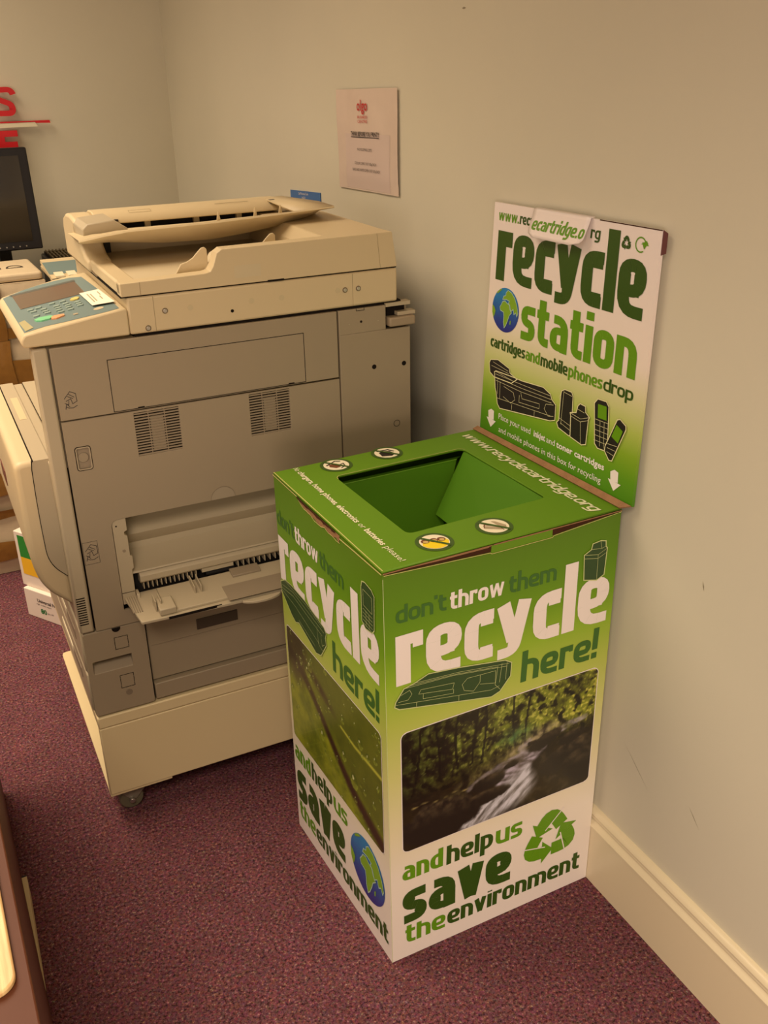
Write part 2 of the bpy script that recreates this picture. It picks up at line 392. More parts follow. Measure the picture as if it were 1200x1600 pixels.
def panel(fn, W, H, th, m, name, parent=binr, rows=8):
    mb = MB()
    for k in range(rows):
        t0, t1 = H*k/rows, H*(k+1)/rows
        for j in range(10): mb.quad(fn(W*j/10, t0), fn(W*(j+1)/10, t0), fn(W*(j+1)/10, t1), fn(W*j/10, t1))
        mb.quad(fn(0, t0, -th), fn(0, t1, -th), fn(W, t1, -th), fn(W, t0, -th))
        mb.quad(fn(0, t0), fn(0, t1), fn(0, t1, -th), fn(0, t0, -th)); mb.quad(fn(W, t0), fn(W, t0, -th), fn(W, t1, -th), fn(W, t1))
    mb.quad(fn(0, 0), fn(0, 0, -th), fn(W, 0, -th), fn(W, 0)); mb.quad(fn(0, H), fn(W, H), fn(W, H, -th), fn(0, H, -th))
    return mb.build(name, m, parent, smooth=False)
panel(F1, BW, BH-.006, .004, GRAD, 'side_panel')
panel(F2, BD, BH-.004, .004, GRAD, 'side_panel')
panel(face(B0, D0, D1, B1, BD, BH), BD, BH-.004, .004, GRAD, 'side_panel')
panel(face(D0, C0, C1, D1, BW, BH), BW, BH-.004, .004, GRAD, 'side_panel')
# lid with its hole
hole = [(.0725, .088), (.0715, .354), (.327, .357), (.332, .090)]
def rpoly(pts, r, n=5):
    out = []; k = len(pts)
    for i in range(k):
        a, b_, c = Vector(pts[i-1]), Vector(pts[i]), Vector(pts[(i+1) % k])
        p0, p2 = b_+(a-b_).normalized()*r, b_+(c-b_).normalized()*r
        for j in range(n+1):
            t = j/n; q = p0*(1-t)**2+b_*2*t*(1-t)+p2*t*t; out.append((q.x, q.y))
    return out
lid = holes_mesh('lid', [[(0, 0), (BD, 0), (BD, BW), (0, BW)], rpoly(hole, .014)], .004, lambda x, y, h: TP(x, y, h), LIDGREEN, binr)
lid['label'] = 'flat green lid with a square hole'
# pale cut edges around the hole and lid
EDGE = mat('pale_card_edge', (206, 196, 120), .6)
hp = rpoly(hole, .014)
put('cut_edge', loop_lines([hp[i] for i in range(len(hp)) if not (hp[i][0] > .30)], .0010, False)[:-1], TP, .0024, EDGE, binr)
put('cut_edge', loop_lines([(BD-.001, 0.001), (0.001, .001)], .0016, False), TP, .0025, EDGE, binr)
# chute: four sloping panels under the hole
def hz(a, b_, z): q = TP(a, b_, 0); return Vector((q.x, q.y, z))
def P3(x, y, z): return Vector((x, y, z))-BR
wA, wB = P3(-.103, .357, .8005), P3(-.099, .098, .8005)
wC, wD = P3(-.1825, .323, .700), P3(-.185, .135, .700)
fA, fB = P3(-.366, .3585, .784), P3(-.118, .3585, .786)
fC, fD = P3(-.181, .310, .640), P3(-.300, .310, .640)
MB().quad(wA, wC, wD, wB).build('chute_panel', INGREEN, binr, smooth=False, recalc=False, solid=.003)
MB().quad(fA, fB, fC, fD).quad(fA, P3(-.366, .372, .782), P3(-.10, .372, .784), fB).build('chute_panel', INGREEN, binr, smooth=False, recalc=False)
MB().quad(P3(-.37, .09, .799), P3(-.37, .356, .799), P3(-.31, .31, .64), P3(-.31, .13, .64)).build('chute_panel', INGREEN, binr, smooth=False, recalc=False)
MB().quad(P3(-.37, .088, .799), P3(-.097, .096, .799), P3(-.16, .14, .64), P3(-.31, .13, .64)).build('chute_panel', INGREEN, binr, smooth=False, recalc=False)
MB().box(-.44-BR.x, -.03-BR.x, .02-BR.y, .40-BR.y, .02, .03).build('bin_base', KRAFT, binr)
MB().quad(*[q+Vector((0, -.0006, .0004)) for q in (fA, fB)], fB+Vector((0, -.0016, -.0010)), fA+Vector((0, -.0016, -.0010))).build('crease', MIDGREEN, binr, smooth=False)
# torn card under the lid's front edge
put('card_gap', [[(.002, .7975), (.185, .7885), (.186, .7935), (.19, .8003), (.002, .8003)]], F1, .0007, KRAFTD, binr)
put('card_gap', [[(.300, .7885), (.434, .799), (.434, .8005), (.29, .8003)]], F1, .0007, KRAFTD, binr)
put('card_edge', [[(0, .7985), (.0, .8008), (.09, .8008), (.1, .7975), (.05, .799)], [(.1, .7975), (.18, .7975), (.19, .8008), (.09, .8008)]]+[[(.19, .799), (.4375, .7995), (.4375, .8012), (.19, .8012)]], F1, .0016, KRAFT, binr)
put('lock_tab', [[(.186, .786), (.300, .786), (.300, .7995), (.186, .7995)]], F1, .0011, LIDGREEN, binr)
put('cut_edge', loop_lines([(.002, .7968), (.184, .7878), (.187, .7855), (.300, .7855), (.302, .788), (.436, .7985)], .0009, False), F1, .0019, EDGE, binr)
mb = MB(); rr = random.Random(3)
tear = [(.11, .800)]+[(.11+.014*i, .792+.006*rr.random()-.0025*min(i, 3)) for i in range(1, 12)]+[(.275, .786), (.278, .800)]
mb.quad(*[F2(a, b_, .0009) for a, b_ in tear]); mb.build('torn_edge', KRAFT, binr, smooth=False, recalc=False)
put('torn_edge', [[(.11+.014*i, .8015), (.124+.014*i, .8015), (.124+.014*i, .795+.004*rr.random()), (.11+.014*i, .795+.004*rr.random())] for i in range(11)], F2, .0022, KRAFTD, binr)
put('cut_edge', loop_lines([(.11, .800)]+[(.11+.014*i, .7905+.006*rr.random()-.002*min(i, 3)) for i in range(1, 12)]+[(.278, .787)], .0012, False), F2, .0016, EDGE, binr)
put('cut_edge', loop_lines([(.0, .8005), (.11, .8005)], .0018, False), F2, .0012, EDGE, binr)
put('cut_edge', loop_lines([(.278, .7945), (.34, .7965), (.4175, .7985)], .0022, False), F2, .0012, EDGE, binr)
put('crease', loop_lines([(.0006, 0), (.0006, .79)], .0009, False), F1, .0004, mat('worn_corner', (196, 206, 150), .6), binr)

ASC = 1.42
# ---- text on the front side
def c_(v): return v/100
put('lettering', word("don't", .020, .108, .7085, .0225, .26, .22, .06, .02, 1.38), F1, .0005, MUTEDGREEN, binr, "dark green word don't")
put('lettering', word('throw', .1135, .213, .7065, .0235, .27, .22, .06, .02, 1.35), F1, .0005, WHITE, binr, 'white word throw')
put('lettering', word('them', .222, .314, .7045, .0235, .26, .22, .06, .02, 1.55), F1, .0005, MUTEDGREEN, binr, 'dark green word them')
put('lettering', word('recycle', .019, .427, .5960, .0905, .285, .215, .055, 0, 1.45, -.125), F1, .0005, WHITE, binr, 'large white word recycle on the front')
put('lettering', word('here!', .253, .412, .5245, .043, .27, .24, .07, .03, 1.42), F1, .0005, MUTEDGREEN, binr, 'dark green word here!')
put('lettering', word('and', .0235, .105, .1855, .0335, .30, .22, .06, .02, 1.3), F1, .0005, MIDGREEN, binr, 'green word and')
put('lettering', word('help', .112, .210, .1835, .0335, .30, .22, .06, .02, 1.3), F1, .0005, DKGREEN, binr, 'dark green word help')
put('lettering', word('us', .2155, .274, .1815, .0335, .30, .22, .06, .02), F1, .0005, MIDGREEN, binr, 'green word us')
put('lettering', word('save', .023, .2535, .0830, .0765, .33, .26, .05, .0), F1, .0005, DKGREEN, binr, 'large dark green word save')
put('lettering', word('the', .027, .111, .0335, .0335, .30, .22, .06, .02, 1.22), F1, .0005, MIDGREEN, binr, 'green word the')
put('lettering', word('environment', .115, .4165, .0345, .0335, .30, .22, .06, .02, 1.22), F1, .0005, DKGREEN, binr, 'dark green word environment')

def cartridge_art(fn, outline, k, dx, dy, lines, parent, body, off=.0009, lw=.0011, label=None):
    o = [((x*k+dx), (y*k+dy)) for x, y in outline]
    mb = MB(); mb.quad(*[fn(a, b_, off) for a, b_ in o]); ob = mb.build('cartridge_picture', body, parent, smooth=False, recalc=False)
    if label: ob['label'] = label
    ls = loop_lines(o, lw*1.6)
    for l in lines: ls += loop_lines([((x*k+dx), (y*k+dy)) for x, y in l], lw*.55, False)
    put('cartridge_outline', ls, fn, off+.0004, PALE, parent)
PALE = mat('pale_outline_ink', (198, 206, 140), .4)
CT = [(1.6,57.3),(3.1,59.4),(5.1,59.7),(7.1,60.3),(13.2,59.7),(22.4,58.2+2.0),(23.4,57.5+2),(23.4,55.9),(21.6,53.0),(19.5,51.9),(2.5,55.2),(1.4,55.6)]
CT = [(1.7,56.6),(3.2,59.0),(5.1,59.8),(7.6,61.2),(13.2,61.6),(22.0,61.8),(23.3,61.2),(23.2,58.6),(21.2,55.8),(19.5,54.9),(2.3,55.2),(1.5,55.7)]
def lerpart(lines): return lines
ctl = [[(3.2,59.0),(12,60.2),(22.4,60.6)],[(5.1,59.8),(13,60.7),(22.8,61.1)],[(2.6,57.8),(4.2,58.6),(4.6,57.8),(3.9,56.8),(2.2,56.6)],[(5.8,57.6),(6.2,58.4),(12.3,58.8),(12.0,57.6),(5.8,57.6)],[(6.6,57.5),(6.6,56.6),(12.2,56.8),(12.2,57.6)],
       [(17.2,59.6),(14.8,59.3),(13.8,58.2),(14.2,57.0),(16.0,56.6),(17.2,58.2),(17.2,59.6)],[(17.2,59.6),(20.2,60.0),(20.2,57.6),(17.2,57.8)],[(1.8,56.1),(19.4,56.3),(21.0,56.9)],[(20.6,60.8),(20.2,57.2),(21.2,56.2)],[(21.4,61.2),(21.0,57.6)],[(22.4,61.4),(22.2,58.0)],[(5.4,56.1),(5.4,55.3)],[(13.2,56.2),(13.2,55.2)],[(4,60.0-.6),(12.6,60.5-.1),(20.4,60.7)]]
# the photograph shows the cartridge's lower side sloping; fit it to the measured outline
def ctfit(p): x, y = p; return (x, y+.2-(x-1.5)*.190)
cartridge_art(F1, [ctfit(p) for p in CT], .01, 0, 0.0, [[ctfit(p) for p in l] for l in ctl], binr, CARTGREEN, label='dark green toner cartridge picture on the front')
INK = [(37.0,68.9),(36.7,73.6),(38.1,74.3),(38.3,75.3),(39.9,75.5),(41.0,75.2),(41.1,74.2),(41.4,73.8),(41.2,68.9),(39.7,68.2)]
inkl = [[(36.7,73.6),(39.6,73.0),(41.4,73.8)],[(39.6,73.0),(39.7,68.2)],[(38.1,74.3),(40.2,74.0),(41.1,74.2)],[(36.9,72.9),(39.6,72.3),(41.3,73.0)],[(40.2,74.0),(39.9,75.5)]]
cartridge_art(F1, INK, .01, 0, 0, inkl, binr, CARTGREEN, label='dark green ink cartridge picture on the front')

# stream photograph
def nz(x, y, s, o=0): return noise.noise(Vector((x*s, y*s, o)))
def fb(x, y, s, o=0): return noise.fractal(Vector((x*s, y*s, o)), .8, 2.1, 5)
def mixc(a, b_, t): t = max(0, min(1, t)); return [a[i]+(b_[i]-a[i])*t for i in range(3)]
def ell(x, y, cx, cy, rx, ry, rot=0):
    c, s = math.cos(rot), math.sin(rot); dx, dy = x-cx, (y-cy)
    return math.hypot((dx*c+dy*s)/rx, (-dx*s+dy*c)/ry)
def seg(x, y, pts):
    best = 9, 0
    for i in range(len(pts)-1):
        a, b_ = Vector(pts[i][:2]), Vector(pts[i+1][:2]); d = b_-a; t = max(0, min(1, (Vector((x, y))-a).dot(d)/d.length_squared))
        q = a+d*t; w_ = pts[i][2]+(pts[i+1][2]-pts[i][2])*t; dist = (Vector((x, y))-q).length/w_
        if dist < best[0]: best = dist, i
    return best[0]
def stream(a, t):
    y = t*.63; n = fb(a, y, 8); n2 = fb(a, y, 24, 3); n4 = fb(a, y, 60, 13)
    c = [34+10*n, 28+8*n, 16]
    hz_ = .40+.10*a                                    # where the forest meets the rocks
    if t > hz_:
        f = min(1, (t-hz_)*5); g = max(0, .42+n*.9+n2*.8+(a-.5)*.55+(t-.7)*.3)
        c = mixc(c, [86+40*a, 100+34*a, 36], g*f*1.05)
        if n4+.5*n > .22: c = mixc(c, [150+50*a, 164+30*a, 84], min(1, (n4+.5*n-.22)*2.6)*f*(.45+.6*a))
        if n2 < -.18: c = mixc(c, [22, 20, 10], min(.9, (-.18-n2)*4))
        for tx in (.075, .17, .27, .355, .40, .56, .63):
            if abs(a-tx-.012*math.sin(t*7+tx*20)) < .006 and t > .55: c = mixc(c, [20, 17, 12], .85)
        if a < .22: c = mixc(c, [20, 18, 10], (.22-a)*2.4)
        e = ell(a, t, .57, .66, .13, .10)
        if e < 1: c = mixc(c, [74, 112, 66], (1-e)*.9*(.5+n2+.3))
    else:
        c = mixc(c, [70, 62, 44], max(0, n2*.8)*(.3+a))
    # mossy bank and mist
    d = seg(a, y, [(.24, .20, .03), (.40, .285, .035), (.58, .325, .03), (.75, .37, .03)])
    if d < 1.5: c = mixc(c, [128, 122, 70], (1.5-d)*.42*(.5+n2+.4*n4))
    d = seg(a, y, [(.56, .335, .03), (.68, .37, .045), (.80, .40, .03)])
    if d < 1.6: c = mixc(c, [172, 158, 130], (1.6-d)*.36*(.8+n2))
    # streams of water
    wn = fb(a*.7+y, y*2.4, 20, 5); st = .78+.6*fb(a*2.2+y*3, (a-y)*12, 2.4, 9)
    for pts, k in (([(.95, .385, .012), (.86, .375, .016), (.78, .35, .014)], .8), ([(.62, .30, .016), (.54, .285, .020), (.42, .255, .018), (.33, .215, .014)], .62), ([(.72, .30, .02), (.62, .245, .034), (.55, .215, .042), (.50, .195, .03)], .85),
                   ([(.63, .30, .016), (.60, .335, .018), (.64, .36, .014)], .7), ([(.92, .235, .010), (.80, .20, .012)], .35)):
        d = seg(a, y, pts)
        if d < 1.4: c = mixc(c, [168, 160, 176], min(1, (1.4-d)*1.4)*k*(.55+.7*wn+.2*st))
    d = seg(a, y, [(.635, .215, .024), (.615, .165, .045), (.60, .125, .075), (.50, .075, .070), (.40, .035, .055), (.28, -.01, .05)])
    if d < 1.5: c = mixc(c, [196, 196, 206], min(1, (1.5-d)*1.15)*st)
    # boulders
    for cx, cy, rx, ry, ro in ((.435, .215, .095, .040, .12), (.55, .265, .045, .018, .1), (.735, .335, .095, .036, .35), (.86, .205, .17, .075, .30), (.88, .30, .085, .035, .2), (.40, .135, .15, .040, .08), (.18, .10, .22, .12, 0), (.66, .345, .03, .012, 0), (.95, .12, .12, .10, 0)):
        e = ell(a, y, cx, cy, rx, ry, ro)+.16*n+.08*n2
        if e < 1:
            top = max(0, min(1, (y-cy)/ry))
            c = mixc(c, [34+60*top*max(0, .5+n2), 29+52*top*max(0, .5+n2), 22+36*top*max(0, .5+n2)], min(1, (1-e)*8))
    for k in range(6):
        e = ell(a, y, .06+.05*k, .225+.008*math.sin(k*2), .022, .006)+.6*n2
        if e < 1: c = mixc(c, [150, 136, 84], .8*(1-e))
    return [v*1.06 for v in c]
picture('printed_photograph', F1, .0260, .4190, .2515, .5020, 190, 120, stream, .0009, binr, .011, label='printed photograph of a forest stream with white water')
put('photo_border', loop_lines(rrect(.0255, .4195, .2510, .5025, .012), .0024), F1, .0005, WHITE, binr)
def leaf(a, t):
    y = t*.63; n = fb(a, y, 5); n2 = fb(a, y, 16, 2)
    c = mixc([98, 112, 20], [150, 158, 34], .5+.7*n+.4*n2)
    # dark gap between two leaves, running from upper left to lower right
    line = .50-.50*a+.03*math.sin(a*7)
    d = y-line
    if d > 0: c = mixc(c, [84, 92, 28], min(.7, d*6))
    e = abs(d-.012)/(.026+.014*a)
    if e < 1.5: c = mixc(c, [58, 42, 22], min(1, (1.5-e)*1.0))
    e = ell(a, y, .08, .56, .16, .20, .2)
    if e < 1.2: c = mixc(c, [66, 54, 38], min(.85, (1.2-e)*1.5))
    e = ell(a, y, .37, .49, .17, .030, -.30)
    if e < 1.3: c = mixc(c, [62, 48, 28], (1.3-e)*.9)
    # second dark edge lower left
    d2 = abs(y-(.40-.62*a))/.016
    if a < .62 and d2 < 1.2: c = mixc(c, [126, 138, 58], (1.2-d2)*.4)
    e = seg(a, y, [(.60, .415, .007), (.74, .40, .009), (1.0, .405, .010)])
    if e < 1.5: c = mixc(c, [186, 186, 66], (1.5-e)*.9)
    for k in range(8):
        x0 = .06+.12*k; e = abs((y-(.03+.012*k))-(a-x0)*.75)/.0042
        if e < 1 and d < -.02: c = mixc(c, [150, 160, 60], (1-e)*.4)
    for (cx, cy, r) in DROPS:
        q = math.hypot((a-cx)*1.25, (y-cy))/r
        if q < 1:
            c = mixc(c, [70, 92, 20] if (y-cy) > 0 else [164, 180, 66], .6*(q**2)+.12)
            if math.hypot((a-cx)*1.25+r*.3, y-cy-r*.35) < r*.25: c = [206, 210, 150]
    return c
rd = random.Random(5); DROPS = [(rd.random(), rd.random()*.62, .008+.016*rd.random()**2) for _ in range(85)]+[(.72, .20, .045), (.62, .27, .03), (.38, .23, .03), (.24, .50, .032), (.27, .54, .03), (.80, .45, .03)]
picture('printed_photograph', F2, .0120, .4000, .2430, .4985, 170, 110, leaf, .0009, binr, .009, label='printed photograph of a green leaf with water drops')
put('photo_border', loop_lines(rrect(.0115, .4005, .2425, .4990, .010), .0022), F2, .0005, WHITE, binr)

# recycling triangle
def recycle_sign(fn, cx, cy, R, off, m, parent, sep=None, name='recycling_symbol', label=None, flip=1):
    V3 = [Vector((math.cos(math.radians(90+120*i)), math.sin(math.radians(90+120*i)))) for i in range(3)]
    polys, cuts = [], []
    wd = .46
    for i in range(3):
        a, b_, c = V3[i-1]*1.0, V3[i]*1.0, V3[(i+1) % 3]*1.0
        p0 = b_+(a-b_)*.46; p2 = b_+(c-b_)*.34
        path = round_path([tuple(p0), tuple(b_), tuple(p2)], .52, 6)
        polys += stroke(path, wd, wd)
        d = (c-b_).normalized(); nn = Vector((-d.y, d.x)); tip = p2+d*.40
        polys.append([tuple(p2+nn*wd*.92), tuple(p2-nn*wd*.92), tuple(tip)])
        q = b_+(a-b_)*.16; dd = (a-b_).normalized(); n3 = Vector((-dd.y, dd.x))
        cuts += loop_lines([tuple(q+n3*.33), tuple(q-n3*.5+dd*(.22))], .035, False)
    tr = lambda ps: [[(cx+x*R, cy+y*R) for x, y in q] for q in ps]
    o = put(name, tr(polys), fn, off, m, parent, label)
    if sep: put('symbol_fold', tr(cuts), fn, off+.0003, sep, parent)
    return o
recycle_sign(F1, .3400, .1480, .0640, .0006, MIDGREEN, binr, WHITE, label='green recycling arrows triangle')

# globe
def globe(fn, cx, cy, R, off, parent):
    n = 40
    stops = []
    def gcol(a, t):
        return mixc([40, 42, 130], [40, 132, 190], t*1.1+(.12*fb(a, t, 6)))
    vs_, fs, cs = [], [], []
    for j in range(11):
        for i in range(n):
            r = R*j/10; x, y = r*math.cos(2*PI*i/n), r*math.sin(2*PI*i/n)
            vs_.append(tuple(fn(cx+x, cy+y, off))); cs.append(gcol(x/R, (y/R+1)/2))
    for j in range(10):
        for i in range(n):
            k = j*n; fs.append((k+i, k+n+i, k+n+(i+1) % n, k+(i+1) % n))
    me = bpy.data.meshes.new('globe_picture'); me.from_pydata(vs_, [], fs)
    at = me.color_attributes.new('print', 'FLOAT_COLOR', 'POINT')
    for i, c in enumerate(cs): at.data[i].color = (*lin(c), 1)
    me.materials.append(PHOTO); o = bpy.data.objects.new('globe_picture', me); COL.objects.link(o); o.parent = parent
    o['label'] = 'printed blue and green globe'
    lands = [[(-.30,.22),(-.22,.36),(-.05,.42),(.12,.34),(.28,.30),(.36,.10),(.50,-.02),(.34,-.18),(.26,-.40),(.14,-.66),(.02,-.80),(-.06,-.58),(-.06,-.32),(-.10,-.10),(-.34,-.06),(-.40,.08)],
             [(-.22,.46),(-.16,.62),(-.02,.66),(0,.80),(.14,.92),(.40,.86),(.66,.66),(.86,.34),(.95,.02),(.90,-.12),(.80,.04),(.68,-.06),(.60,.16),(.44,.02),(.34,.28),(.22,.36),(.28,.46),(.06,.50),(-.08,.48)],
             [(-.98,.10),(-.84,.02),(-.72,-.14),(-.78,-.36),(-.86,-.48),(-.97,-.24)], [(-.66,.64),(-.46,.78),(-.30,.90),(-.46,.88),(-.70,.70)], [(.40,-.42),(.48,-.36),(.46,-.56),(.40,-.58)]]
    mb = MB()
    for l in lands: mb.quad(*[fn(cx+x*R, cy+y*R, off+.0005) for x, y in l])
    mb.build('globe_land', LANDG, parent, smooth=False, recalc=False)
    ls = []
    for l in lands[:2]: ls += loop_lines([(cx+x*R, cy+y*R) for x, y in l], R*.03)
    put('globe_coast', ls, fn, off+.0007, mat('pale_blue_ink', (176, 206, 190), .4), parent)
LANDG = mat('globe_land_green', (128, 170, 40), .4)
globe(F2, .3300, .1500, .0680, .0006, binr)

# ---- text on the left side
put('lettering', word("don't", .003, .083, .7070, .0225, .26, .22, .06, .02, 1.38), F2, .0005, MUTEDGREEN, binr, "dark green word don't on the left side")
put('lettering', word('throw', .086, .185, .7060, .0235, .27, .22, .06, .02, 1.35), F2, .0005, WHITE, binr, 'white word throw on the left side')
put('lettering', word('them', .190, .283, .7050, .0235, .26, .22, .06, .02, 1.38), F2, .0005, MUTEDGREEN, binr, 'dark green word them on the left side')
put('lettering', word('recycle', .002, .4020, .5930, .0905, .285, .215, .055, 0, 1.45, -.125), F2, .0005, WHITE, binr, 'large white word recycle on the left side')
put('lettering', word('here!', .224, .396, .5180, .043, .27, .24, .07, .03, 1.45), F2, .0005, MUTEDGREEN, binr, 'dark green word here! on the left side')
put('lettering', word('and', .008, .086, .1845, .0335, .30, .22, .06, .02, 1.3), F2, .0005, MIDGREEN, binr)
put('lettering', word('help', .091, .186, .1850, .0335, .30, .22, .06, .02, 1.3), F2, .0005, DKGREEN, binr)
put('lettering', word('us', .192, .252, .1855, .0335, .30, .22, .06, .02), F2, .0005, MIDGREEN, binr)
put('lettering', word('save', .010, .236, .0830, .0785, .33, .26, .05, .0), F2, .0005, DKGREEN, binr, 'large dark green word save on the left side')
put('lettering', word('the', .012, .092, .0350, .0335, .30, .22, .06, .02, 1.22), F2, .0005, MIDGREEN, binr)
put('lettering', word('environment', .096, .4065, .0350, .0335, .30, .22, .06, .02, 1.22), F2, .0010, DKGREEN, binr)
C2 = [(.1,58.6),(2.4,59.9),(5.2,60.2),(12,60.0),(19.4,58.8),(20.4,58.0),(19.9,56.8),(20.2,55.5),(17.6,52.0),(15.4,51.3),(8.0,53.6),(6.4,52.9),(4.6,53.6),(.3,56.6)]
c2l = [[(.8,58.2),(6,59.0),(19.4,57.6)],[(.6,57.5),(6,58.2),(18.6,56.6)],[(.5,57.0),(7,56.4),(17.0,54.2)],[(16.4,57.4),(16.8,54.0),(18.4,53.4)],[(2.4,59.6),(12,59.4),(18.8,58.4)],[(18,56.4),(18.4,54.4),(19.4,55.2)],[(8,54.2),(15,52.6)]]
cartridge_art(F2, C2, .01, 0, 0, c2l, binr, CARTGREEN, label='dark green toner cartridge picture on the left side')
PH = [(34.9,74.6),(35.2,75.6),(36.2,75.9),(38.4,75.6),(39.3,74.9),(39.0,68.8),(38.2,67.9),(36.0,67.6),(34.8,68.4)]
phl = [[(35.5,74.4),(35.5,71.6),(38.4,71.4),(38.4,74.2),(35.5,74.4)]]+[[(35.3,70.9-.65*i),(38.5,70.7-.65*i)] for i in range(5)]+[[(36.3,70.9),(36.3,68.2)],[(37.4,70.8),(37.4,68.1)]]
cartridge_art(F2, PH, .01, 0, 0, phl, binr, CARTGREEN, label='dark green phone picture')

# ---- lid print
URLY = mat('cream_ink', (240, 236, 200), .4)
put('lettering', word('www.recyclecartridge.org', .014, .4055, .3865, .0165, .28, .20, .06, .30, 1.4), TP, .0028, URLY, binr, 'cream web address on the lid')
small_text('lettering', 'No', .004, .018, .0365, .0155, TP, .0028, URLY, binr)
small_text('lettering', 'chargers, home phones, electronics', .023, .258, .0365, .0155, TP, .0028, URLY, binr, .0004)
small_text('lettering', 'or', .265, .281, .0365, .0155, TP, .0028, URLY, binr)
small_text('lettering', 'batteries', .287, .347, .0365, .0155, TP, .0028, URLY, binr, .0004)
small_text('lettering', 'please!', .354, .406, .0365, .0155, TP, .0028, URLY, binr)
def disc(fn, cx, cy, r, off, m, name, parent=binr, label=None):
    mb = MB(); mb.quad(*[fn(cx+r*math.cos(2*PI*i/32), cy+r*math.sin(2*PI*i/32), off) for i in range(32)])
    o = mb.build(name, m, parent, smooth=False, recalc=False)
    if label: o['label'] = label
    return o
RING = mat('dark_ring_ink', (62, 92, 30), .4); BRN = mat('brown_ink', (120, 70, 44), .4); YEL = mat('yellow_ink', (246, 216, 30), .4); TAN = mat('tan_ink', (178, 160, 130), .4)
for k, (cx, cy) in enumerate(((.0275, .112), (.0225, .219), (.376, .112), (.375, .2205))):
    disc(TP, cx, cy, .0300, .0027, RING, 'warning_badge', label=['round badge of a crossed out charger', 'round badge of a crossed out telephone', 'round badge of crossed out yellow batteries', 'round badge of a crossed out electronic device'][k])
    disc(TP, cx, cy, .0235, .0030, mat('badge_white', (246, 236, 206), .4), 'badge_ground')
    cc = lambda ps: [(cx+x, cy+y) for x, y in ps]
    if k == 0:
        put('badge_drawing', [cc([(-.006,-.012),(.004,-.015),(.014,-.006),(.012,.004),(-.004,.002)])], TP, .0033, BRN, binr)
        put('badge_drawing', loop_lines(cc([(-.004,-.017),(-.016,.004),(-.012,.012)]), .003, False)+loop_lines(cc([(.004,.002),(.0,.014),(.012,.012),(.018,.002)]), .002, False), TP, .0034, BLACKINK, binr)
    elif k == 1:
        put('badge_drawing', [cc([(-.006,-.014),(.012,-.016),(.018,.002),(.010,.012),(-.004,.008),(-.010,-.004)])]+loop_lines(cc([(-.014,-.012),(-.012,.008),(-.002,.014)]), .004, False), TP, .0033, BLACKINK, binr)
    elif k == 2:
        put('badge_drawing', [cc([(-.004+.0,-.0185),(-.002,.004),(-.002,.020),(.006,.0215),(.015,.0165),(.021,.008),(.0225,-.002),(.020,-.011),(.012,-.0195),(.004,-.0225)])], TP, .0033, YEL, binr)
        for q in ((-.006,-.013),(-.004,.001),(-.002,.013)):
            disc(TP, cx+q[0], cy+q[1], .0065, .0036, BRN, 'badge_drawing'); disc(TP, cx+q[0]+.002, cy+q[1], .0042, .0038, mat('gold_ink', (206, 176, 110), .4), 'badge_drawing')
    else:
        put('badge_drawing', [cc([(-.008,-.016),(.002,-.018),(.016,.004),(.010,.008)]), cc([(-.016,.004),(-.012,.010),(.006,.018),(.014,.014),(.002,.006)])], TP, .0033, TAN, binr)
        put('badge_drawing', loop_lines(cc([(.0,-.018),(-.010,-.012),(.006,.006),(.018,.006)]), .0016, False), TP, .0034, BRN, binr)
    put('badge_bar', loop_lines(cc([(-.0190, -.0145), (.0190, .0145)]), .0052, False), TP, .0040, RING, binr)

# ---- header board
HGR = bpy.data.materials.new('header_print'); 
HGR = ramp_mat('header_print', 'Z', [(.810, (70, 128, 18)), (.850, (92, 146, 24)), (.895, (132, 168, 44)), (.935, (176, 192, 92)), (.985, (212, 208, 156)), (1.04, (236, 222, 208)), (1.25, (240, 228, 224))], 0.36, .4, .80, 1.26)
mb = MB()
for k in range(6):
    t0, t1 = HH*k/6, HH*(k+1)/6; th = .0055
    for j in range(12): mb.quad(HD(BD*j/12, t0), HD(BD*(j+1)/12, t0), HD(BD*(j+1)/12, t1), HD(BD*j/12, t1))
    mb.quad(HD(0, t0, -th), HD(0, t1, -th), HD(BD, t1, -th), HD(BD, t0, -th))
    mb.quad(HD(0, t0), HD(0, t1), HD(0, t1, -th), HD(0, t0, -th)); mb.quad(HD(BD, t0), HD(BD, t0, -th), HD(BD, t1, -th), HD(BD, t1))
mb.quad(HD(0, 0), HD(0, 0, -th), HD(BD, 0, -th), HD(BD, 0)); mb.quad(HD(0, HH), HD(BD, HH), HD(BD, HH, -th), HD(0, HH, -th))
o = mb.build('header_board', HGR, binr, smooth=False); o['label'] = 'upright printed header board'
MB().quad(*[Vector(q)-BR for q in ((-.034, .4365, .8050), (-.026, .431, .8115), (-.0125, -.0135, .8125), (-.022, .0035, .8050))]).build('hinge_fold', KRAFT, binr, smooth=False, recalc=False, solid=.003)
mb = MB().quad(HD(BD+.0005, HH-.035, -.001), HD(BD+.0055, HH-.032, -.006), HD(BD+.0055, HH-.004, -.006), HD(BD+.0005, HH+.001, -.001)); mb.build('folded_flap', mat('dark_red_card', (96, 52, 48), .8), binr, smooth=False, recalc=False, solid=.001)
put('cut_edge', loop_lines([(.285, HH), (BD, HH)], .0016, False), HD, .0004, KRAFTD, binr)
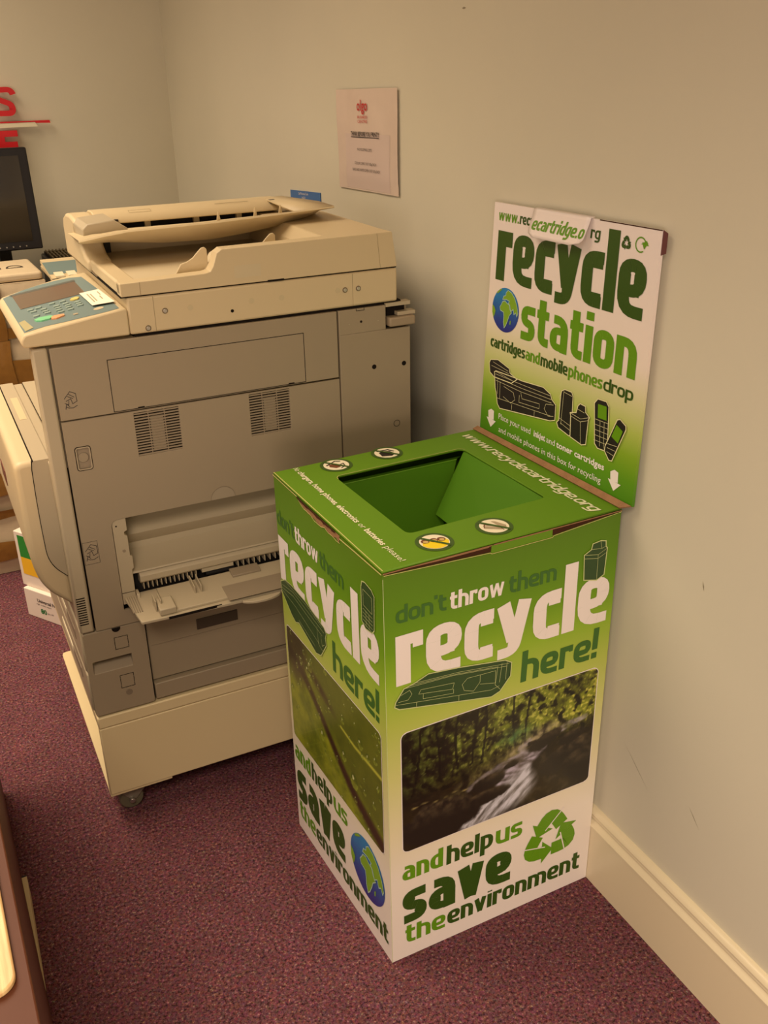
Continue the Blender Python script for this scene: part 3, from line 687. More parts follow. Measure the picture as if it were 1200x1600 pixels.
# header words
put('lettering', word('www.', .0145, .076, .4035, .0135, .30, .22, .06, .05), HD, .0005, MIDGREEN, binr, 'green www. on the header')
put('lettering', word('recyle', .078, .135, .4035, .0135, .30, .22, .06, .05), HD, .0005, DKGREEN, binr)
put('lettering', word('rg', .2655, .2885, .4035, .0135, .30, .22, .06, .05), HD, .0005, DKGREEN, binr)
put('lettering', word('recycle', .0175, .3985, .2985, .0875, .30, .215, .05, 0, 1.42, -.12), HD, .0005, DKGREEN, binr, 'large dark green word recycle on the header')
put('lettering', word('station', .1030, .3955, .2065, .0615, .30, .24, .06, 0, 1.36), HD, .0005, MIDGREEN, binr, 'green word station')
for t, a, b_, m in (('cartridges', .0165, .122, DKGREEN), ('and', .1235, .1645, MIDGREEN), ('mobile', .1665, .2395, DKGREEN), ('phones', .2415, .326, MIDGREEN), ('drop', .3285, .3965, DKGREEN)):
    put('lettering', word(t, a, b_, .1720, .0160, .30, .22, .05, 0, 1.38), HD, .0005, m, binr)
globe(HD, .0550, .2475, .0405, .0006, binr)
BPALE = mat('cream_outline_ink', (226, 220, 170), .4)
def art(outline, lines, body=BLACKINK, off=.0010, lw=.0010):
    o = cm(outline); mb = MB(); mb.quad(*[HD(a, b_, off) for a, b_ in o]); ob = mb.build('product_picture', body, binr, smooth=False, recalc=False)
    ls = loop_lines(o, lw*1.7)
    for l in lines: ls += loop_lines(cm(l), lw*.6, False)
    put('product_outline', ls, HD, off+.0004, BPALE, binr); return ob
art([(1.8,14.0),(2.2,14.7),(4.4,15.2),(8.0,14.4),(8.4,13.6),(10.6,13.0),(9,11.8),(3.6,11.6),(2.2,12.2)], [[(2.6,13.6),(8,13.4)],[(3,14.4),(7.8,13.8)],[(4,12.8),(9,12.4)]])['label'] = 'black toner cartridge picture behind'
art([(3.6,12.6),(4.1,12.9),(9.1,13.1),(12.0,13.1),(18.1,13.6),(20.2,12.9),(20.6,12.1),(21.8,11.4),(21.9,8.6),(20.6,8.1),(6.0,6.0),(5.2,6.7),(4.6,8.8),(4.2,9.6)],
    [[(4,12.3),(12,12.4),(20.4,12.6)],[(4,11.7),(12,11.7),(20.4,12.0)],[(4.2,11.1),(12,11.0),(20.6,11.4)],[(6.8,10.6),(9.8,10.2),(10.4,9.0),(9.2,8.0),(6.8,8.6)],[(12,10.8),(12.4,9.8),(17.4,10.3),(17.4,9.4),(11.6,8.9),(11.6,10.2)],[(21.2,11.2),(19.2,10.8),(18.8,9.8),(20,8.8),(21.4,9.2)],[(5,7.8),(20.6,9.0)],[(9.6,7.9),(9.6,6.8)],[(16.2,8.5),(16.2,7.6)],[(4.8,11.4),(5.0,8.6)],[(5.6,11.2),(5.8,8.0)]])['label'] = 'black toner cartridge picture'
art([(22.9,13.6),(23.0,14.3),(23.8,14.8),(25.6,14.8),(26.0,14.2),(26.4,7.4),(25.8,7.0),(22.9,7.6),(22.4,8.4),(22.9,9.0)], [[(23.6,14.4),(23.5,8.4)],[(23.6,14.3),(25.8,14.1)],[(23.0,9.4),(26.2,8.8)],[(23.4,8.6),(26.2,8.0)],[(22.9,13.6),(22.5,13.2),(22.7,12.6)]])['label'] = 'tall black ink cartridge picture'
art([(25.7,11.2),(27.2,11.7),(27.5,13.0),(28.0,13.5),(29.3,13.4),(29.5,12.4),(30.5,11.8),(30.3,11.3),(30.2,6.9),(29.2,6.5),(26.2,7.0),(25.9,10.8)], [[(25.7,11.2),(28.4,10.9),(30.5,11.8)],[(25.9,10.7),(28.4,10.4),(30.3,11.2)],[(28.4,10.4),(28.9,6.6)],[(27.5,12.4),(29.2,12.2)]], off=.0016)['label'] = 'short black ink cartridge picture'
art([(31.3,14.6),(32.0,15.5),(34.0,15.6),(34.7,14.9),(35.3,8.0),(34.6,7.3),(33.0,7.2),(32.2,7.8)], [[(31.9,12.0-.9*i),(35.0,12.1-.9*i)] for i in range(5)]+[[(33.0,12.0),(33.4,7.7)],[(34.0,12.0),(34.4,7.7)]])['label'] = 'black mobile phone picture'
put('phone_screen', [cm([(32.2,14.7),(34.2,14.8),(34.5,12.5),(32.4,12.4)])], HD, .0018, MIDGREEN, binr)
art([(36.9,13.4),(37.5,13.7),(38.9,13.0),(39.0,12.3),(36.6,6.2),(35.9,6.1),(34.7,7.4),(34.8,8.3)], [[(35.3+.35*i*.0+.0,8.8-.7*i+.0),(37.4-.3*i,9.0-.9*i)] for i in range(3)], off=.0016)['label'] = 'black smartphone picture'
put('phone_screen', [cm([(36.9,12.6),(38.4,11.9),(37.6,9.6),(36.0,10.3)])], HD, .0024, MIDGREEN, binr)
def arrow(x, y, k=1):
    return [cm([(x-.9*k, y+3.1*k), (x+.0*k, y+3.7*k), (x+.9*k, y+3.5*k), (x+1.0*k, y+1.7*k), (x-.7*k, y+1.6*k)]), cm([(x-1.3*k, y+1.75*k), (x+1.7*k, y+1.6*k), (x+.2*k, y)])]
put('down_arrow', arrow(3.3, 1.4), HD, .0006, WHITE, binr, 'white arrow at the left of the header')
put('down_arrow', arrow(37.3, 1.2), HD, .0006, WHITE, binr, 'white arrow at the right of the header')
for body, a, b_, bd in (('Place your used', .0575, .1545, 0), ('inkjet', .1640, .1965, .0004), ('and', .2000, .2230, 0), ('toner cartridges', .2270, .3490, .0004)):
    small_text('lettering', body, a, b_, .0385, .0165, HD, .0006, WHITE, binr, bd)
small_text('lettering', 'and mobile phones in this box for recycling', .0605, .3440, .0130, .0165, HD, .0006, WHITE, binr)
recycle_sign(HD, .3480, .4065, .0110, .0006, DKGREEN, binr)
put('return_symbol', loop_lines(arc(.3785, .4080, .0105, 20, 300, 16), .0020, False)+[[(.3905, .4150), (.3790, .4090), (.3950, .4080)], [(.386, .4020), (.3935, .4120), (.381, .412)]], HD, .0006, MIDGREEN, binr)
# folded tab over the top edge, lifting away from the board
TABM = mat('white_printed_card', (238, 226, 220), .45)
def tabfn(s, t, off=0):
    k = max(0, min(1, (.434-t)/.045)); return HD(s, t, .0035+.014*k*k+.002*math.sin(k*PI)+off)
g = []
nx, ny = 14, 8
mb = MB()
def tabpt(i, j, off):
    t = .4345-.045*j/ny; ins = 0
    d = (t-.3895)
    if d < .012: ins = .012-math.sqrt(max(0, .012**2-(.012-d)**2))
    lo, hi = .1220+ins*1.3, .2680-ins*2.2-(.4345-t)*.12
    return tabfn(lo+(hi-lo)*i/nx, t, off)
for i in range(nx):
    for j in range(ny): mb.quad(tabpt(i, j, 0), tabpt(i, j+1, 0), tabpt(i+1, j+1, 0), tabpt(i+1, j, 0))
mb.quad(tabpt(0, 0, 0), tabpt(nx, 0, 0), HD(.268, .436, -.004), HD(.122, .436, -.004))
o = mb.build('folded_tab', TABM, binr, recalc=True, solid=.0012); o['label'] = 'white card tab folded over the top of the header'
put('lettering', word('ecartridge.o', .128, .262, .4015, .0150, .30, .22, .06, .16), lambda a, b_, off: tabfn(a, b_, off), .0016, MIDGREEN, binr)

# ============================================================ COPIER
CR = Vector((-.8069, .6019, 0)); TH = -.0084
cop = empty('photocopier', CR, TH, 'large beige office photocopier on a cream wheeled pedestal with an open side tray', 'photocopier')
# pedestal and casters
o = MB().box(-.002, .725, 0, .020, .070, .2400).box(.100, .725, .020, .615, .072, .2400).build('pedestal_cabinet', PEDM, cop, .002); o['label'] = 'cream steel pedestal'
MB().prism([(-.002, .002), (.130, .002), (.130, .617), (.010, .617), (.001, .614), (-.002, .606)], 'z', .0640, .0700).build('base_plate', PEDM, cop, .001)
MB().box(-.003, .725, 0, .612, .2408, .2680).build('pedestal_rim', PEDM, cop, .003)
MB().box(.01, .71, .012, .600, .238, .242).build('rim_gap', DARKG, cop)
for (u, v) in ((.048, .040), (.66, .045), (.060, .565), (.66, .565)):
    fk = MB().prism([(u-.030, .070), (u+.032, .070), (u+.030, .052), (u+.006, .022), (u-.008, .022), (u-.026, .044)], 'y', v-.017, v+.017).build('caster_fork', mat('caster_grey', (120, 110, 96), .45), cop, .003)
    MB().cyl((u-.006, v-.004, .0262), 'y', .026, .022, 28).build('caster_wheel', mat('caster_tyre', (104, 98, 78), .5), fk, .003)
    MB().cyl((u-.006, v-.021, .0262), 'y', .006, .010, 14).build('axle_bolt', STEEL, fk, .001)
# paper tray section
MB().box(.012, .718, .030, .612, .2700, .4680).build('tray_housing', GREY2, cop, .002)
sp = holes_mesh('side_cover', [rrect(-.003, .1165, .2735, .4655, .004), rrect(.006, .084, .3720, .4010, .002)], .03, lambda x, y, h: Vector((x, .0155+h, y)), GREY, cop)
MB().prism([(.372, .003), (.390, .0265), (.401, .0265), (.401, .0300), (.372, .030)], 'x', .0, .0845).xf(lambda x, y, z: (x, z, y)).build('recessed_grip', GREY2, cop)
def outline_rect(x0, x1, z0, z1, n_gap=4):
    c = (x1-x0); g = .15
    ls = []
    for (a, b_) in (((x0, z0), (x1, z0)), ((x1, z0), (x1, z1)), ((x1, z1), (x0, z1)), ((x0, z1), (x0, z0))):
        a, b_ = Vector(a), Vector(b_); d = b_-a
        for t0, t1 in ((0, .22), (.28, .72), (.78, 1)): ls += loop_lines([tuple(a+d*t0), tuple(a+d*t1)], .0011, False)
    return ls
SIDE = lambda v0: (lambda s, t, off=0: Vector((s, v0-off, t)))
S0 = SIDE(0)
put('knockout_square', outline_rect(.0545, .0805, .4180, .4450), S0, .0004, DARKG, cop)
put('knockout_square', outline_rect(.0545, .0810, .3260, .3560), S0, .0004, DARKG, cop)
MB().cyl((.068, .0, .3125), 'y', .0068, .001, 24).build('finger_dimple', mat('dimple_shade', (128, 114, 94), .6), cop)
MB().prism(arc(.061, .4660, .0085, 180, 360, 10), 'y', -.0006, .002).build('notch', DARKG, cop)
MB().box(.121, .716, .016, .03, .3140, .4660).build('rear_tray_cover', GREY, cop, .0015)
MB().box(.121, .716, .004, .03, .2735, .3110).build('lower_rail', GREY, cop, .002)
MB().box(.1180, .1200, .012, .03, .2735, .4655).build('seam', DARKG, cop)
MB().box(.128, .70, .0150, .0165, .3960, .3965).build('seam', GREY2, cop)
MB().box(.224, .312, .0140, .0165, .4070, .4310).build('rating_label', mat('dark_label', (72, 60, 46), .5), cop)['label'] = 'dark rating label'
# drawers on the front
for z0, z1 in ((.2740, .3640), (.3680, .4660)):
    d = MB().box(-.006, .014, .020, .600, z0, z1).build('paper_drawer', GREYL, cop, .005)
    MB().box(-.0075, -.003, .20, .34, z0+.040, z0+.058).build('drawer_handle', mat('handle_highlight', (232, 220, 186), .4), d, .002); MB().box(-.0070, -.003, .10, .195, z0+.036, z0+.060).build('drawer_handle', GREY2, d, .001)  # white highlight of the handle painted pale, darker piece beside it
# body core
MB().box(.004, .712, .110, .600, .4700, .8080).box(.170, .712, .110, .600, .8080, 1.0330).box(.170, .712, .014, .110, .700, 1.0330).box(.004, .170, .014, .110, .700, .8080).box(.004, .080, .014, .110, .47, .70).box(.502, .712, .030, .110, .47, .70).box(.08, .502, .014, .110, .47, .499).build('body_core', DARKG, cop)
o = MB().box(-.006, .0205, 0, .030, .4690, 1.0345).build('front_corner_post', GREYL, cop, .004)
for i in range(12): MB().box(-.0040, .0125, -.0005, .001, .4890+.0052*i, .4912+.0052*i).build('vent_slot', DARKG, cop, smooth=False)
MB().box(-.004, .02, .03, .600, .4700, .8090).build('front_cover', GREYL, cop, .003)
MB().box(.0205, .172, .030, .600, .8085, .8110).build('output_deck', GREYL, cop)
MB().box(.1640, .1720, .030, .600, .8110, 1.0330).build('inner_wall', GREYL, cop)
MB().box(-.004, .172, .0145, .030, .8090, 1.0330).build('corner_panel', GREYL, cop)
MB().box(.0235, .5590, 0, .014, .9015, 1.0330).build('upper_side_cover', GREY, cop, .0015)
put('cover_seam', loop_lines([(.117, .904), (.117, 1.000), (.488, 1.000), (.488, .904), (.117, .904)], .0012), S0, .0004, DARKG, cop)
put('cover_seam', [[(.160, .9035), (.172, .9035), (.172, .9065), (.160, .9065)], [(.452, .9035), (.464, .9035), (.464, .9065), (.452, .9065)]], S0, .0006, DARKG, cop)
outer = [(.0235, .4690), (.5590, .4690), (.5590, .8985), (.0235, .8985)]
opening = [(.0820, .5000), (.0820, .6830), (.0835, .6890), (.0880, .6935), (.0940, .6950), (.50, .6950), (.50, .5000)]
v1 = rrect(.1500, .2340, .8110, .8960, .001, 1); v2 = rrect(.3700, .4530, .8110, .8960, .001, 1)
btn = rrect(.0385, .0655, .8045, .8490, .005)
holes_mesh('side_door', [outer, opening, v1, v2, btn], .014, lambda x, y, h: Vector((x, .007+h, y)), GREY, cop)['label'] = 'grey side door with a cut-out for the tray'
for x0 in (.150, .370):
    g = MB().box(x0-.001, x0+.085, .010, .0115, .810, .897).build('vent_grille', DARKG, cop, smooth=False)
    me = None
    for i in range(16):
        if me is None:
            s_ = MB().box(0, .0845, 0, .0025, 0, .0027).build('slat', GREY2, g, smooth=False); me = s_.data
        else:
            s_ = bpy.data.objects.new('slat', me); COL.objects.link(s_); s_.parent = g
        s_.location = (x0, .0015, .8120+.00530*i)
    MB().box(x0+.026, x0+.0275, .0012, .004, .811, .896).build('divider', GREY2, g, smooth=False)
    MB().box(x0+.056, x0+.0575, .0012, .004, .811, .896).build('divider', GREY2, g, smooth=False)
    MB().box(x0+.030, x0+.054, .0035, .0090, .818, .884).build('filter_pad', GREY, g, smooth=False)
# release latch
lt = MB().box(.0385, .0655, .0060, .0075, .8045, .8490).build('release_latch', GREY2, cop)
put('latch_rim', loop_lines(rrect(.0400, .0640, .8060, .8475, .004), .0016), S0, .0006, GREYL, cop)
put('latch_rim', loop_lines(rrect(.0380, .0660, .8040, .8495, .005), .0010), S0, .0004, DARKG, cop)
MB().cyl((.052, .0050, .8270), 'y', .0095, .003, 28, .0085).build('latch_button', GREY, cop, .001)
# half-moon grip above the tray opening
MB().prism(arc(.3015, .6950, .0245, 0, 180, 18), 'y', -.0003, .0005).build('finger_scoop', mat('scoop_shade', (160, 146, 122), .55), cop)
put('scoop_edge', loop_lines(arc(.3015, .6950, .0245, 0, 180, 18), .0008, False), S0, .0010, mat('scoop_line', (126, 112, 92), .6), cop)
# little pictograms: hand turning a sheet
def pictogram(u, z, k):
    ls = []
    for pl in ([(0, 1.6), (.9, 2.6), (1.7, 2.2), (1.75, 1.0), (1.1, .7), (.9, 1.5), (.2, 1.2)], [(.5, 1.9), (1.2, 1.5)], [(.7, 2.2), (1.4, 1.7)], [(.0, .9), (.5, .6), (.6, 1.2)], [(.1, .35), (.5, .1), (1.1, .05), (1.7, .35)], [(.1, .35), (.0, .0), (.2, .8), (.6, .3)]):
        ls += loop_lines([(u+x*k, z+y*k) for x, y in pl], .0010, False)
    put('pictogram', ls, S0, .0006, TEXTBLK, cop)
pictogram(.035, .9230, .0118); pictogram(.0280, .6230, .0125)
put('pictogram_frame', loop_lines([(.0240, .6150), (.0515, .6150), (.0515, .6610), (.0240, .6610)], .0006), S0, .0005, TEXTBLK, cop)
# rear side panel
MB().box(.5625, .7180, 0, .030, .4690, .9845).box(.5625, .6640, 0, .030, .9845, 1.0330).build('rear_side_panel', GREY, cop, .0015)
MB().box(.6640, .7180, .018, .030, .9845, 1.0300).build('latch_recess', GREY2, cop); MB().box(.664, .7180, .0, .0180, 1.0290, 1.0360).build('top_lip', GREYL, cop)
MB().box(.6680, .7250, -.010, .016, .9900, 1.0080).build('hinge_block', mat('dusty_grey', (156, 138, 112), .6), cop, .003)
MB().box(.690, .7300, .0, .020, 1.0085, 1.0160).build('hinge_plate', GREYL, cop, .001)
for u, z, r in ((.636, .912, .0048), (.703, .910, .0048), (.610, 1.007, .0024)): MB().cyl((u, .0, z), 'y', r, .001, 20).build('screw_hole', DARKG, cop)
put('knockout_ring', loop_lines(arc(.685, .7840, .0068, 0, 360, 24), .0010), S0, .0005, DARKG, cop)
for u in (.584, .647): MB().cyl((u, 0, 1.0045), 'y', .0012, .001, 8).build('pin_mark', GREYL, cop)
put('clip_mark', loop_lines([(.600, 1.0335), (.600, 1.029), (.617, 1.029), (.617, 1.0335)], .001, False), S0, .0005, DARKG, cop)
# tray cavity: moulded bands behind the opening
prof = [(.004, .697), (.060, .697), (.075, .680), (.070, .664), (.050, .650), (.040, .640), (.046, .630), (.062, .612), (.060, .600), (.040, .586), (.022, .578), (.010, .574), (.008, .571), (.022, .568), (.100, .560), (.100, .710), (.004, .710)]
MB().prism(prof, 'x', .1080, .5000).build('paper_guide_moulding', GREYL, cop)['label'] = 'smooth moulded guide inside the tray opening'
MB().prism([(.012, .5690), (.026, .5690), (.030, .560), (.030, .545), (.012, .545), (.006, .550), (.006, .562)], 'x', .1220, .5000).build('roller_cover', GREYL, cop, .001)
MB().box(.2460, .3120, .010, .0300, .5380, .5460).build('roller_cover', GREYL, cop)
MB().box(.1150, .5000, .030, .040, .5000, .5600).build('feed_slot', ROLLER, cop)
me = None
for i in range(22):
    u = .128+.0088*i if i < 13 else .322+.0115*(i-13)
    rb = MB().box(-.0008, .0008, .008, .030, .5330, .5460).build('feed_rib', GREYL, cop, smooth=False) if me is None else bpy.data.objects.new('feed_rib', me)
    if me is None: me = rb.data
    else: COL.objects.link(rb); rb.parent = cop
    rb.location = (u, 0, 0)
MB().cyl((.285, .022, .5290), 'x', .008, .060, 16).build('feed_roller', ROLLER, cop)
frm = [(.0835, .5110), (.1090, .5110), (.1090, .5830), (.1130, .5860), (.1130, .6120), (.1090, .6140), (.1090, .6560), (.1040, .6590), (.1040, .6650), (.1100, .6680), (.1100, .6940), (.0945, .6940), (.0885, .6925), (.0840, .6890), (.0835, .6830)]
MB().prism(frm, 'y', .003, .022).build('opening_frame', GREYL, cop, .0008)
MB().box(.0835, .1090, .0020, .010, .5360, .5365).build('frame_line', DARKG, cop); MB().cyl((.0905, .0028, .680), 'y', .0016, .001, 10).build('screw_hole', DARKG, cop)
MB().cyl((.099, .0028, .626), 'y', .0032, .001, 14).build('screw_hole', GREY2, cop)
MB().prism([(.0090, .5000), (-.006, .500), (-.010, .515), (-.004, .530), (.012, .534)], 'x', .110, .116).build('tray_hinge', GREYL, cop, .001)
# bypass tray
def trz(v): return .5240+(v)*.16
tp = [(.0850, .012), (.0990, -.080), (.2750, -.0870), (.2950, -.0870), (.5000, -.0860), (.5000, .012)]
mb = MB(); n = len(tp)
for dz in (0, -.006):
    for u, v in tp: mb.v.append((u, v, trz(v)+dz))
mb.f.append(tuple(range(n))); mb.f.append(tuple(range(2*n-1, n-1, -1)))
for i in range(n): mb.f.append((i, (i+1) % n, n+(i+1) % n, n+i))
bt = mb.build('bypass_tray', GREYL, cop, .001); bt['label'] = 'open fold-down bypass tray'
def onT(u0, u1, v0, v1, h0, h1): 
    m_ = MB().box(u0, u1, v0, v1, h0, h1); return m_.xf(lambda x, y, z: (x, y, z+trz(y)))
onT(.150, .500, -.076, .004, .000, .0055).build('raised_plate', GREYL, bt, .001)
onT(.136, .168, -.078, -.040, .001, .0150).build('guide_block', GREYL, bt, .002)
for u in (.132, .142, .215, .228): onT(u, u+.0025, -.060 if u < .2 else -.040, -.035 if u < .2 else .0, .001, .022 if u < .2 else .020).build('paper_guide', GREYL, bt, .0006)
for i in range(5): onT(.0905+.0042*i+.0, .0922+.0042*i, -.050, .0, .0003, .0020).build('ridge', GREY2, bt)
onT(.150, .255, -.0858, -.0845, -.004, .0010).build('tray_gap', DARKG, bt)
MB().prism(arc(.335, -.0860, .042, 195, 345, 18), 'z', .506, .5115).xf(lambda x, y, z: (x, -.086+(y+.086)*.5, z)).build('pull_lip', GREYL, bt, .001)
onT(.27, .40, -.0875, -.040, .0056, .0062).build('grip_recess', GREY2, bt)
onT(.300, .360, -.020, .006, .0056, .010).build('guide_bar', GREY2, bt, .001)
# front door bulge (sticks out to the left)
door = [(0, .8120), (-.050, .8120), (-.058, .8090), (-.0630, .8020), (-.0650, .7900), (-.0650, .6300), (-.0620, .6000), (-.0560, .5720), (-.0440, .5420), (-.0250, .5150), (-.0100, .5030), (0, .4950)]
door = round_path([(0, .8120), (-.064, .8120), (-.065, .760), (-.065, .700)], .016, 5)+round_path([(-.065, .690), (-.065, .600), (-.050, .545), (0, .495)], .045, 7)
MB().prism(door, 'y', .0700, .600).build('front_door', CREAM, cop, .010, 4)['label'] = 'cream bulging front door'
inn = [(-.001, .8128), (-.029, .8128), (-.0315, .8100), (-.0335, .795)]+round_path([(-.0350, .740), (-.0355, .680), (-.034, .600), (-.001, .5640)], .03, 7)
MB().prism(inn, 'y', .0690, .600).build('door_inset', GREYL, cop)
inn2 = [(-.001, .8135), (-.0300, .8135), (-.0328, .8108), (-.0348, .795)]+round_path([(-.0362, .740), (-.0367, .680), (-.0352, .599), (-.001, .5622)], .03, 7)
MB().prism(inn[1:]+inn2[:0:-1], 'y', .0684, .600).build('door_seam', DARKG, cop)
MB().box(-.0200, -.0060, .320, .480, .8126, .8134).build('label_strip', CREAM, cop)
MB().box(-.0665, -.0640, .360, .440, .660, .695).build('door_badge', mat('badge_brown', (110, 60, 50), .35), cop, .001)

# scanner section
o = MB().box(.1640, .6900, .0, .500, 1.0385, 1.1030).build('scanner_housing', CREAM, cop, .004); 
for u in (.2100, .5940): put('seam', loop_lines([(u, 1.040), (u, 1.101)], .0007, False), S0, .0004, mat('cream_seam', (150, 132, 98), .6), cop)
for u, z in ((.229, 1.0740), (.196, 1.0470), (.578, 1.0720), (.606, 1.0720)):
    s_ = MB().cyl((u, -.0004, z), 'y', .0052, .001, 22).build('screw', mat('screw_well', (120, 104, 80), .5), cop)
    MB().cyl((u, -.0012, z), 'y', .0035, .002, 16).build('screw_head', STEEL, s_, .0004)
MB().cyl((.352, -.0004, 1.0590), 'y', .0030, .001, 16).build('screw_hole', DARKG, cop)
for u, z in ((.275, 1.0740), (.390, 1.0730), (.449, 1.0720), (.563, 1.0725)): MB().cyl((u, -.0002, z), 'y', .0052, .0006, 18).build('plug_mark', mat('plug_shade', (200, 184, 146), .6), cop)
MB().box(.172, .700, .006, .49, 1.0330, 1.0385).build('scanner_gap', DARKG, cop)
MB().box(.155, .69, .004, .49, 1.1030, 1.1052).build('glass_gap', DARKG, cop)
# control console: slanted prism in front of the scanner
con = [(.1635, 1.0385), (-.013, 1.0385), (-.0190, 1.0430), (-.0185, 1.0510), (-.0140, 1.0585), (-.0100, 1.0610), (.1560, 1.0860), (.1635, 1.0840)]
co = MB()
nv = 12
def vfar(u): 
    k = max(0, min(1, (u+.027)/.19)); return .325+.050*math.sin(k*PI*.62)
n = len(con)
for v in [0, 1]:
    for u, z in con: co.v.append((u, 0 if v == 0 else vfar(u), z))
# subdivide the top so the far edge curves
co = MB(); us = [-.0100+(.166)*i/10 for i in range(11)]
con2 = con[:6]+[(u, 1.0610+(u+.01)*.1506) for u in us[1:-1]]+con[6:]
n = len(con2)
for v in (0, 1):
    for u, z in con2: co.v.append((u, 0 if v == 0 else vfar(u), z))
co.f.append(tuple(range(n))); co.f.append(tuple(range(2*n-1, n-1, -1)))
for i in range(n): j = (i+1) % n; co.f.append((i, n+i, n+j, j))
cons = co.build('control_console', CREAM, cop, .003); cons['label'] = 'cream control console with teal key panel'
def CP(s, t, off=0): return Vector((s, t, 1.0610+(s+.01)*.1506+off))
def conpoly(name, pts, off, m, k=.01, parent=cons, label=None, th=0):
    mb = MB()
    if th: 
        nn = len(pts)
        for d in (off, off+th):
            for a, b_ in pts: mb.v.append(tuple(CP(a*k, b_*k, d)))
        mb.f.append(tuple(range(nn))); mb.f.append(tuple(range(2*nn-1, nn-1, -1)))
        for i in range(nn): j = (i+1) % nn; mb.f.append((i, nn+i, nn+j, j))
    else: mb.quad(*[CP(a*k, b_*k, off) for a, b_ in pts])
    o = mb.build(name, m, parent, smooth=False, recalc=bool(th)); 
    if label: o['label'] = label
    return o
tealp = [(-1.0, 1.6), (2.7, 2.3), (6.4, 1.6), (13.0, .9), (15.2, 1.0), (15.2, 17), (14.6, 33.5)]+[(12.5, 35.4), (9.5, 36.0), (6.5, 35.9), (3.5, 35.0), (.5, 33.2), (-1.0, 32.0)]
conpoly('key_panel', tealp, .0004, TEAL, label='teal key panel')
scr = MATS.get('x') or mat('lcd_screen', (96, 70, 52), .12, .6, coat=.6)
conpoly('screen_surround', [(.3, 33.0), (12.9, 32.2), (12.9, 30.6), (.6, 31.4)], .0010, mat('screen_shade', (86, 88, 80), .5))
conpoly('screen', [(.7, 31.6), (12.7, 30.9), (12.6, 18.7), (.7, 19.0)], .0010, scr, label='dark lcd touch screen')
KEYM = mat('key_teal', (150, 170, 160), .4)
for u, v in ((2.1,16.2),(2.4,14.3),(2.4,10.6),(4.2,14.2),(4.3,12.4),(4.4,10.8),(3.6,16.3),(6.1,16.8),(6.5,14.0),(6.5,12.3),(6.4,10.7),(8.0,16.3),(8.2,14.1),(8.3,12.4),(8.2,10.8),(10.1,13.0),(10.1,11.5),(10.1,10.0),(8.2,9.0),(6.5,8.9)):
    conpoly('key', [(u-.55, v-.42), (u+.35, v-.42), (u+.55, v), (u+.35, v+.42), (u-.55, v+.42)], .0004, KEYM, th=.0022)
conpoly('yellow_key', [(9.2,15.6),(9.7,16.7),(10.6,16.9),(11.0,16.0),(10.5,15.0),(9.7,15.0)], .0004, mat('key_yellow', (226, 204, 120), .4), th=.0022, label='yellow key')
conpoly('start_key', [(1.6,7.9),(2.6,8.6),(4.4,8.0),(4.9,6.9),(4.0,5.9),(2.6,6.0),(1.8,6.8)], .0004, mat('key_green', (126, 206, 150), .4), th=.0025, label='green start key')
conpoly('stop_key', [(4.4,6.6),(5.0,7.2),(6.6,6.5),(6.5,5.6),(5.0,4.9),(4.2,5.4)], .0004, mat('key_orange', (236, 166, 116), .4), th=.0025, label='orange stop key')
conpoly('badge_plate', arc(12.3, 4.6, .9, 0, 360, 16)[:-1], .0008, CREAMD)
conpoly('small_key', [(7.9,4.4),(8.7,4.4),(8.7,5.2),(7.9,5.2)], .0006, GREYL, th=.001)
conpoly('sticky_note', [(11.6,6.4),(15.3,4.9),(14.9,17.4),(11.4,18.0)], .0040, mat('white_paper', (246, 238, 214), .7), label='small white paper note stuck on the key panel', th=.0004)
for i, (s, a, b_) in enumerate(((12.3, 8.3, 15.8), (12.8, 8.6, 15.2), (13.9, 9.0, 12), (14.2, 12.6, 15.6))):
    conpoly('note_writing', [(s, a), (s+.22, a), (s+.22, b_), (s, b_)], .0046, mat('faint_print', (170, 156, 124), .7))
conpoly('corner_sticker', [(-.9,9.3),(.2,10.0),(.8,3.2),(-.7,2.2)], .0012, mat('worn_sticker', (176, 166, 120), .5))

# ---- document feeder

near = [(.1560, 1.1055), (.6900, 1.1055), (.6900, 1.1070), (.6800, 1.1720), (.3420, 1.1705), (.3320, 1.1640), (.3240, 1.1420), (.3180, 1.1335), (.3080, 1.1312), (.1560, 1.1285)]
fb_ = MB().prism(near, 'y', 0, .030).build('feeder_base', CREAM, cop, .004, 3); fb_['label'] = 'cream document feeder with a dipped output tray'
MB().prism([(.006, 1.1055), (.500, 1.1055), (.500, 1.1285), (.006, 1.1285)], 'x', .1560, .1900).build('front_rim', CREAM, fb_, .004, 3)
MB().box(.186, .560, .024, .500, 1.1055, 1.1180).build('output_tray', CREAMD, fb_)
MB().prism([(.540, 1.1080), (.6900, 1.1080), (.6800, 1.1720), (.5500, 1.1700), (.5300, 1.150), (.5250, 1.118)], 'y', .028, .500).build('rear_deck', CREAM, fb_, .003)
MB().prism([(.024, 1.117), (.075, 1.117), (.050, 1.124), (.038, 1.142), (.030, 1.158), (.024, 1.160)], 'x', .330, .545).build('tray_wall', CREAMD, fb_)
MB().prism([(.285, 1.117), (.345, 1.117), (.345, 1.158), (.338, 1.154), (.330, 1.142), (.318, 1.128), (.295, 1.119)], 'y', .024, .070).build('tray_ramp', CREAMD, fb_, .002)
for u, v, h in ((.318, .046, 1.1690), (.468, .095, 1.1745)):
    MB().prism([(u-.066, 1.1180), (u+.010, 1.1180), (u+.010, h-.004), (u+.006, h), (u, h-.001), (u-.008, h-.008), (u-.017, h-.017), (u-.028, h-.023), (u-.040, h-.026), (u-.050, 1.128), (u-.058, 1.122)], 'y', v, v+.004).build('paper_stop_fin', CREAM, fb_, .001)
put('seam', loop_lines([(.6540, 1.1075), (.6480, 1.171)], .0007, False), S0, .0004, mat('cream_seam', (150, 132, 98), .6), fb_)
